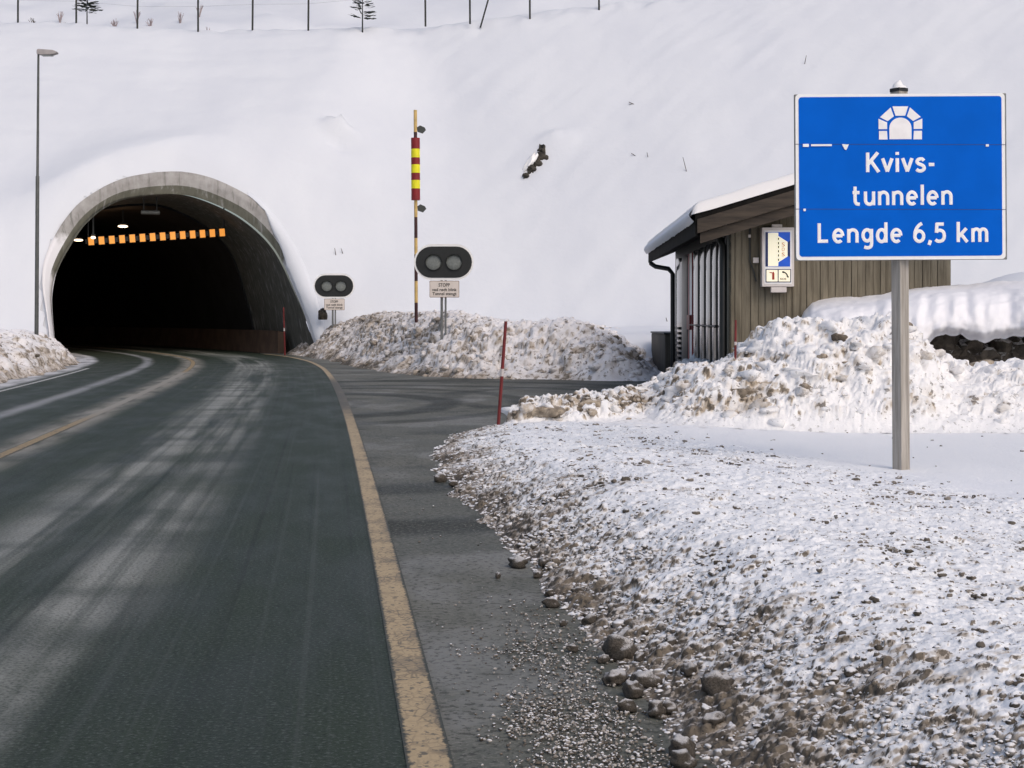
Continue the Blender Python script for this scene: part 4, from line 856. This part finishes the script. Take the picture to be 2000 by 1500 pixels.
# snow on the roof: thick, rounded at the eave, rippled like the sheeting under it
xs = np.r_[np.linspace(-OH - .10, -OH + .25, 10), np.linspace(-OH + .4, LW + OH - .3, 26), np.linspace(LW + OH - .2, LW + OH + .06, 8)]; ysn = np.linspace(-OG - .03, LD + OG, 150); X, Y = np.meshgrid(xs, ysn)
rz = zo + .052 + SL * np.where(X < hw, X, LW - X); e = np.minimum(np.minimum(X + OH + .10, LW + OH + .06 - X), np.minimum(Y + OG + .03, LD + OG - Y))
th_ = .19 * np.sqrt(np.clip(1 - (1 - np.clip(e / .2, 0, 1)) ** 2, 0, 1)) + .02 * fbm(X * 1.3, Y * 1.3, 3, 251) * ss(0, .2, e) + .012 * np.sin(Y * 2 * math.pi / .2) * ss(.35, .05, X + OH + .1)
V = np.stack([X, Y, rz + th_ - .0], -1); me = np_mesh('roof_snow', V.reshape(-1, 3), grid_faces(*X.shape), {'dirt': np.zeros(X.size)})
rs = link('snow', me, snow_mat('roof_snow', bs=12, bstr=.2, bd=.02, tint=(.88, .855, .84)), roof, True)
# snow hanging over the eave in ribs
ysn = np.linspace(-OG + .02, LD + OG - .02, 260); tt = np.linspace(0, 1, 9); Y, T_ = np.meshgrid(ysn, tt); rib = .5 + .5 * np.cos(Y * 2 * math.pi / .2)
drop = .15 + .035 * rib + .02 * fbm(Y * 1.2, Y * 0, 3, 261)
V = np.stack([-OH - .05 - .075 * np.sin(T_ * math.pi) - .02 * rib * T_, Y, zo - SL * OH + .14 - (drop + .06) * T_], -1)
link('eave_snow', np_mesh('eave_snow', V.reshape(-1, 3), grid_faces(*Y.shape), {'dirt': np.full(Y.size, .02)}), M_CAP, roof, True)
for oy, z_hi, z_lo, th in ((-OG - .035, -.035, -.26, .034), (-OG + .03, -.265, -.43, .034)):   # two stepped bargeboards on each slope
    for sgn in (0, 1):
        oh = OH - (.05 if th and z_lo < -.3 else 0); xa, xb = (-oh, hw - .001); p = [(xa, zo + SL * xa + z_lo), (xb, zo + SL * xb + z_lo), (xb, zo + SL * xb + z_hi), (xa, zo + SL * xa + z_hi)]
        if sgn: p = [(LW - x, z_) for x, z_ in p]
        mb = MB(); mb.prism(p, (0, oy, 0), XA, ZA, (0, th, 0)); mb.build('bargeboard', M_BARGE, shed)
mb = MB(); zf = zo - SL * OH; mb.box((-OH - .03, -OG, zf - .30), (-OH, LD + OG, zf + .05)); mb.add([(-OH, -OG + .07, zf - .29), (-.0, -OG + .07, zf - .06), (0, LD + OG, zf - .06), (-OH, LD + OG, zf - .29)], [(0, 1, 2, 3)]); mb.build('fascia', M_SOOT, shed)
mb = MB()
for yy in (LD + .15,): mb.tube([(-OH + .02, LD + OG - .15, zf - .32), (-OH + .12, LD + OG - .3, zf - .40), (-.16, LD + .2, zf - .46), (-.07, LD + .12, zf - .58), (-.07, LD + .12, .0)], .055, 10)
mb.build('downpipe', M_BLACK, shed, smooth=True)
mb = MB(); mb.tube([(-.30, .35, zf - .2), (-.12, .2, zf - .3), (-.07, .12, zf - .42), (-.07, .12, 0)], .06, 10); mb.build('downpipe', M_BLACK, shed, smooth=True)
mb = MB(); mb.box((-.02, .0, -.1), (.05, .30, EZ)); mb.box((-.02, LD - .25, -.1), (.05, LD, EZ)); mb.box((-.03, .30, 2.72), (.05, LD - .25, EZ)); mb.build('door_frame', M_DOORD, shed)
def leaf(ya, yb, parts=1):              # bulged metal leaf: reflects the snow in an upright streak
    mb = MB(); n = 12; vs = []
    for i in range(n + 1):
        t_ = i / n; y_ = ya + .02 + (yb - ya - .04) * t_; x_ = -.02 - .05 * math.sin(t_ * math.pi) ** .8
        vs += [(x_, y_, .03), (x_, y_, 2.71)]
    mb.add(vs, [(2 * i, 2 * i + 2, 2 * i + 3, 2 * i + 1) for i in range(n)]); return mb
door = empty('door', (0, 0, 0), None, None); door.parent = shed
ys_ = [.34, 1.28, 2.25, 3.35, 4.55, 5.9]
for i in range(5): leaf(ys_[i], ys_[i + 1]).build('door_panel', M_DOOR, door, smooth=True)
leaf(7.35, 8.6).build('door_panel', M_DOORD, door, smooth=True); leaf(8.6, 10.2).build('door_panel', M_DOOR, door, smooth=True)
for i in range(1, 5):
    mb = MB(); mb.tube([(-.045, ys_[i], .05), (-.045, ys_[i], 2.7)], .022, 8); mb.build('hinge_rod', M_BLACK, door, smooth=True)
mb = MB()
for i in range(1, 5): mb.box((-.10, ys_[i] - .06, 1.22), (-.065, ys_[i] + .10, 1.27))
mb.tube([(-.10, 1.0, 1.25), (-.10, 5.9, 1.25)], .012, 6); mb.build('bolt', M_BLACK, door)
mb = MB(); mb.box((-.04, 6.0, .03), (-.015, 6.62, 2.71)); mb.build('white_strip', M_WHITE, door)
mb = MB(); mb.box((-.05, 6.62, .03), (-.015, 6.85, 2.71)); mb.build('red_strip', M_PRED, door)
mb = MB(); mb.box((-.05, 5.93, .03), (-.015, 6.0, 2.71)); mb.build('red_strip', M_PRED, door)
mb = MB(); mb.box((-.09, 6.1, 1.15), (-.042, 6.75, 1.45)); mb.build('lock_box', M_STAKE, door, .01)
mb = MB()
for i in range(9): mb.box((-.085, 8.85, .25 + i * .11), (-.07, 9.75, .31 + i * .11))
mb.build('vent', M_BLACK, door)
# conduit, sensor and switch box on the gable
def w2(px, py, Y): v = P(px, py, Y); return v.x - SX, v.z
def q6(u_, v_, Y=24.8): return w2(1460 + .1133 * u_, 420 + .1133 * v_, Y)
mb = MB(); (xa, za), (xb, zb) = q6(62, 180), q6(70, 930); mb.tube([(xa, -.045, za), (xb, -.045, zb + .12), (xb + .05, -.045, zb), (xb + .1, -.045, zb - .2)], .012, 6); mb.build('conduit', M_DARK, shed)
mb = MB(); (xa, zb), (xb, za) = q6(118, 728), q6(214, 822); mb.box((xa, -.09, za), (xb, -.024, zb)); mb.build('switch_box', M_SOS_FR, shed, .006)
mb = MB(); x_, z_ = q6(58, 355); mb.box((x_ - .02, -.07, z_ - .025), (x_ + .02, -.03, z_ + .025)); mb.build('sensor', M_SOS_FR, shed, .006)

# emergency sign box on the gable
a = q6(520, 1235); sos = empty('emergency_sign', (SX + a[0], 24.87, a[1]), 'lit white emergency box sign with blue field on the timber gable', 'sign', rot=(0, 0, R(-1.5)))
def e6(u_, v_): x, z_ = q6(u_, v_); return (x - a[0], z_ - a[1])
def erect(u0, v0, u1, v1, r=.003): return rrect(*e6(u0, v1), *e6(u1, v0), r)
plate(erect(245, 216, 795, 1235, .012), -.13, .07, 'box', M_SOS_FR, sos, None, .006)
plate(erect(285, 268, 752, 1190), -.133, -.13, 'face', M_WHITE, sos)
plate(erect(302, 298, 725, 890), -.136, -.133, 'blue_field', M_BLUE2, sos)
plates([erect(302, 300, 344, 888), [e6(682, 480), e6(724, 440), e6(724, 730), e6(682, 700)]], -.138, -.136, 'navy_field', M_NAVY, sos)
plates([erect(347, 308, 522, 884, .008), [e6(523, 366), e6(680, 466), e6(680, 716), e6(523, 818)]], -.140, -.136, 'lit_field', M_LIT, sos)
plates([erect(515, v_ - 19, 534, v_ + 17) for v_ in (415, 490, 555, 628, 700, 775)], -.1425, -.140, 'dash', M_TXT, sos)
T = Matrix.Translation((0, -.142, 0))
for ch, va, vb in (('S', 478, 545), ('O', 566, 624), ('S', 650, 714)):
    (xa, zb), (xb, zt) = e6(580, vb), e6(632, va)
    text_mesh(ch, 'lettering', M_ORNG, sos, xa, xb, zb, zt - zb, .002, .0, 'H', T)
plate(erect(304, 935, 740, 1162), -.136, -.133, 'navy_frame', M_NAVY, sos)
plates([erect(320, 948, 511, 1148, .006), erect(528, 948, 725, 1148, .006)], -.139, -.136, 'pictogram_plate', M_LIT, sos)
plates([[e6(416, 1115), e6(416, 1010), e6(424, 990), e6(430, 978), e6(442, 978), e6(448, 990), e6(455, 1010), e6(455, 1115)], [e6(372, 984), e6(416, 990), e6(424, 1002), e6(416, 1006), e6(372, 1000)]], -.142, -.139, 'extinguisher_symbol', M_RED, sos)
ha = [(600 + 92 * math.sin(R(t_)) - 2, 1072 - 98 * math.cos(R(t_))) for t_ in range(-6, 91, 8)]; hb = [(600 + 70 * math.sin(R(t_)) - 2, 1072 - 76 * math.cos(R(t_))) for t_ in range(90, -7, -8)]
plates([[e6(*p) for p in ha + hb], [e6(590, 970), e6(616, 970), e6(616, 1004), e6(594, 1000)], [e6(664, 1052), e6(698, 1052), e6(700, 1082), e6(680, 1082)]], -.142, -.139, 'handset_symbol', M_TXT, sos)
(xa, zb), (xb, zt) = e6(552, 1118), e6(660, 1086); text_mesh('SOS', 'lettering', M_BRN, sos, xa, xb, zb, zt - zb, .002, .02, 'H', T * 1 if False else Matrix.Translation((0, -.141, 0)))
plate(erect(425, 162, 598, 222), -.08, .0, 'bracket', M_SOS_FR, sos); plate(erect(402, 1240, 668, 1335, .012), -.12, .0, 'tray', M_SOS_FR, sos, None, .005)

# dark low wall running back beyond the shed
rw = empty('retaining_wall', (3.5, 36.4, 0), 'low dark wall end between the berm and the shed', 'wall')
mb = MB(); mb.box((.12, 0, -.2), (1.6, 3.5, 1.0)); mb.build('wall', wood_mat('wet_dark_wall', (.05, .045, .036), (.10, .09, .072)), rw, .03)
mb = MB(); mb.box((.09, -.04, 1.0), (1.66, 3.5, 1.04)); mb.build('coping', M_DARK, rw, .02)

# ------------------------------------------------------------------ boulder wall under thick snow, right of the shed
YW = 22.6
wall = empty('stone_wall', (6.5, YW, 0), 'wall of dark boulders buried under a thick cap of snow', 'stone wall')
for i, (px, py, rx, rz_) in enumerate(((1838, 672, 34, 26), (1888, 684, 26, 22), (1872, 690, 22, 18), (1958, 694, 26, 20), (1992, 690, 26, 22), (1925, 704, 26, 18), (1706, 664, 12, 12), (1700, 660, 16, 16), (1780, 690, 34, 24), (1660, 690, 40, 26), (2050, 690, 40, 28), (2130, 690, 44, 28), (2210, 690, 44, 28))):
    q_ = P(px, py, YW - .05); s_ = YW / F * 1.25; me = rock_mesh('stone', rx * s_, .42, rz_ * s_ * 1.25, i + 20, 3, .4, 1.3); o = link('stone', me, M_CHUNK, wall); o.location = q_ - Vector(wall.location)
    o.location.y += .25
mb = MB(); mb.box((-2.2, .35, -.2), (3.6, 1.2, 1.0)); mb.build('core', M_ROCK, wall)
xs = np.arange(4.04, 10.2, .03); nt_ = 46; tt = np.linspace(0, 1, nt_); X, T_ = np.meshgrid(xs, tt)
ztop = H - (np.interp(X, [4.04, 4.12, 4.25, 4.5, 4.8, 5.15, 5.45, 6.2, 7.3, 10], [662, 626, 605, 598, 595, 590, 578, 568, 559, 540]) - HZ) / F * 22
zlow = np.interp(X, [3.86, 4.1, 4.6, 5.0, 5.7, 5.9, 6.16, 6.3, 6.5, 6.9, 7.3, 10], [1.12, 1.1, 1.05, .98, .9, 1.0, 1.2, 1.16, 1.06, 1.06, 1.16, 1.1]) + .09 * fbm(X * 2.2, X * 0, 4, 271)
yf = 21.75 + .10 * fbm(X * 1.3, X * 0, 3, 273) + np.interp(X, [4.04, 4.4], [.4, 0])
a_ = np.clip(T_ / .62, 0, 1); b_ = np.clip((T_ - .62) / .38, 0, 1)
ang = a_ * math.pi / 2; Z = zlow + (ztop - zlow) * np.sin(ang) ** .85; Yv = yf + (1 - np.cos(ang)) ** 1.1 * 1.1 + b_ * 2.2
rip = np.sin(ang) * np.cos(ang) * 2; Yv = Yv - .12 * rip * fbm(X * 2.2, Z * .6, 3, 275) - .07 * np.sin(ang * 2) ** .6 * fbm(X * 5, Z * 1.2, 3, 277) - .05 * ss(.6, .0, a_) * fbm(X * 8, Z * 8, 3, 278); Z = Z + b_ * .15 + .03 * fbm(X * .8, Yv * .8, 3, 279) * (T_ > .3)
Yv = np.where(T_ < .03, Yv + .3, Yv)
link('snow_cap', np_mesh('snow_cap', (np.stack([X * Yv / 21.75, Yv, Z + .012 * fbm(X * 7, T_ * 22, 3, 288)], -1) - np.array(wall.location)).reshape(-1, 3), grid_faces(*X.shape), {'dirt': (.10 * ss(.5, .05, a_) * (fbm(X * 5, Z * 7, 3, 281) > .3)).ravel()}), M_CAP, wall, True)
# snow field filling the space behind the boulder wall up to the hill
fx = np.arange(7.3, 24, .25); fy = np.arange(23.5, 48, .25); X, Y = np.meshgrid(fx, fy); z = 1.62 + .25 * fbm(X * .2, Y * .2, 3, 283) + .55 * np.exp(-((Y - 33 - .25 * (X - 10)) / 3) ** 2) * ss(8.2, 11, X) - .4 * ss(9, 7.4, X)
meta(link('snow_field', np_mesh('snow_field', np.stack([X, Y, z], -1).reshape(-1, 3), grid_faces(*X.shape)), M_HILL, None, True), kind='structure')

# ------------------------------------------------------------------ rock outcrop and stalks on the slope
q_ = hill_hit(1046, 322); o = empty('rock_outcrop', tuple(q_), 'dark rock breaking through the smooth snow slope', 'rock')
s_ = q_.y / F
for dx_, dz_, rx, rz_, sd in ((14, 24, 9, 13, 41), (17, 10, 8, 11, 44), (6, 8, 12, 14, 42), (0, -6, 11, 13, 43), (-8, -16, 8, 9, 47), (-18, -27, 7, 6, 45)):
    me = rock_mesh('rock', rx * s_ * 1.15, .26, rz_ * s_ * 1.1, sd, 3, .5, 1.5); r_ = link('boulder', me, M_ROCK, o); r_.location = (dx_ * s_, dz_ * s_ * .9, dz_ * s_)
me = rock_mesh('snow', 7 * s_, .3, 30 * s_, 46, 3, .3); r_ = link('snow', me, M_WHITE, o, True); r_.location = (-14 * s_, -.12, -4 * s_); r_.rotation_euler = (0, R(32), 0)
q_ = hill_hit(634, 616, 48, 60); o = bpy.data.objects.new('rock', rock_mesh('rock', .16, .2, .26, 51)); o.data.materials.append(M_ROCK); COL.objects.link(o); o.location = (q_.x, q_.y - .6, P(634, 616, q_.y).z); meta(o, 'small dark rock in the snow under the farther stop signal', 'rock')
TW = [(1235, 203, 14, 7, 'forked grey twig lying on the slope left of the blue sign'), (1573, 118, 3, 16, 'short grey stalk highest on the slope, above the blue sign'), (1338, 325, 9, 34, 'longest thin stalk, just above the shed roof'), (1265, 307, 3, 15, 'upright stalk right of the dark rock'), (1240, 306, 14, 10, 'slanting stalk beside an upright one right of the dark rock'),
      (655, 493, 2, 13, 'left of two short dark stalks above the farther signal'), (668, 491, 3, 9, 'right of two short dark stalks above the farther signal'), (1407, 254, 8, 4, 'tiny twig midway between dark rock and blue sign'), (1302, 625, 3, 8, 'little dark stalk in the snow left of the shed')]
for px, py, w_, h2, lb in TW:
    q_ = hill_hit(px, py + h2 / 2, 40); s_ = q_.y / F; o = bpy.data.objects.new('twig', None); mb = MB(); sgn = 1 if px in (1235, 1240, 1338, 1573) else -1
    mb.tube([(-sgn * w_ * s_ / 2 * (1 if px != 1338 else -1) * -1 * -1, 0, -.02), (0, -.03, h2 * s_ * .5), (sgn * w_ * s_ / 2 * (1 if px != 1338 else -1) * -1 * -1, -.05, h2 * s_)] if px not in (1235, 1240, 1407) else [(-w_ * s_ / 2, -.03, h2 * s_), (0, -.05, h2 * s_ * .55), (w_ * s_ / 2, -.02, .02)], [.016, .014, .01], 5)
    if px == 1235: mb.tube([(0, -.05, h2 * s_ * .5), (-w_ * s_ / 2, -.06, .03)], [.012, .008], 5)
    me_ = mb.build('twig', M_TWIG); me_.location = q_; meta(me_, lb, 'twig', 'twigs poking through the snow slope')

# ------------------------------------------------------------------ fence on the crest, saplings behind it
fe = empty('wire_fence', (-12, 70, 14.5), 'wire fence of thin dark posts along the snowy crest', 'fence'); fo = Vector(fe.location)
tops = []
for px, py in ((35, 40), (149, 42), (268, 52), (387, 52), (493, 48), (602, 47), (831, 26), (918, 21), (1035, 12), (1170, 3)):
    q_ = hill_hit(px, py, 60, 70.0); q_.z = max(q_.z, P(px, py, q_.y).z - .1); mb = MB(); lean = random.uniform(-.03, .03); tp = q_ + Vector((lean, 0, 1.7)); mb.tube([q_ - fo - Vector((0, 0, .5)), tp - fo], .045, 7); mb.build('post', M_FENCE, fe, smooth=True); tops.append((q_, tp))
mb = MB(); a = tops[7]; q_ = hill_hit(938, 20, 60, 70.0); mb.tube([q_ - fo, a[1] + Vector((1.1, 0, -.2)) - fo], .04, 6); mb.build('brace', M_FENCE, fe, smooth=True)
for f_ in (.6, .97):
    mb = MB(); mb.tube([q_.lerp(t_, f_) - fo for q_, t_ in tops], .004, 4); mb.build('wire', M_STEEL, fe)
def far_z(x, y):
    X = np.array([[x]]); Y = np.array([[y]]); return float((12.5 + .42 * (Y - 78) + 1.1 * fbm(X * .05, Y * .05, 4, 61) + .35 * fbm(X * .3, Y * .15, 4, 63))[0, 0])
def spruce(px, py_base, Y, hgt, label, n=9, side=0):
    q_ = P(px, py_base, Y); o = empty('spruce_sapling', tuple(q_), label, 'young spruce', 'young spruces behind the crest')
    mb = MB(); mb.tube([(0, 0, -.6), (0, 0, hgt)], [.04, .012], 6); mb.build('trunk', M_FENCE, o)
    mb = MB(); rnd = random.Random(int(px))
    for i in range(n):
        z_ = hgt * (.12 + .8 * i / n); L_ = .62 * (1.05 - z_ / hgt) + .12
        for k in range(5):
            a_ = rnd.uniform(0, 6.28); dx_, dy_ = math.cos(a_) * L_, math.sin(a_) * L_
            for j in range(4):
                t_ = .35 + .65 * j / 3; c_ = Vector((dx_ * t_, dy_ * t_, z_ + .10 * t_ * L_ + rnd.uniform(-.03, .03))); s2 = .17 * (1.15 - .5 * t_)
                e1 = Vector((rnd.uniform(-1, 1), rnd.uniform(-1, 1), rnd.uniform(-.5, .5))).normalized() * s2; e2 = Vector((dx_, dy_, .1)).normalized() * s2 * 1.1
                mb.add([c_ - e2, c_ + e1 * .45, c_ + e2, c_ - e1 * .45], [(0, 1, 2, 3)])
    mb.build('crown', M_NEED, o)
spruce(708, 44, 69.8, 1.6, 'young dark spruce standing on the crest among the fence posts')
spruce(170, 30, 72.0, 1.2, 'small spruce beside the second fence post on the left')
rnd = random.Random(5)
for i in range(26):
    px = rnd.choice([rnd.uniform(225, 460), rnd.uniform(225, 460), rnd.uniform(730, 1010), rnd.uniform(60, 140), rnd.uniform(830, 1180)]); Y = rnd.uniform(84, 94); x = (px - 1000) / F * Y
    o = bpy.data.objects.new('bare_shrub', None); mb = MB(); nb_ = rnd.randint(5, 9); hh = rnd.uniform(.35, .9)
    for k in range(nb_):
        a_ = rnd.uniform(0, 6.28); s_ = rnd.uniform(.05, .3); p0 = Vector((0, 0, -.1)); p1 = Vector((math.cos(a_) * s_ * .5, math.sin(a_) * s_ * .3, hh * .55 * rnd.uniform(.6, 1))); p2 = Vector((math.cos(a_) * s_, math.sin(a_) * s_, hh * rnd.uniform(.6, 1)))
        mb.tube([p0, p1, p2], [.03, .022, .012], 4)
        if rnd.random() < .7: mb.tube([p1, p1 + Vector((rnd.uniform(-.2, .2), 0, .3))], [.018, .01], 4)
    o = mb.build('bare_shrub', M_SHRUB if rnd.random() < .75 else M_TWIG); o.location = (x, Y, far_z(x, Y)); meta(o, 'leafless pinkish shrub on the far snow slope above the crest', 'shrub', 'bare shrubs beyond the crest')
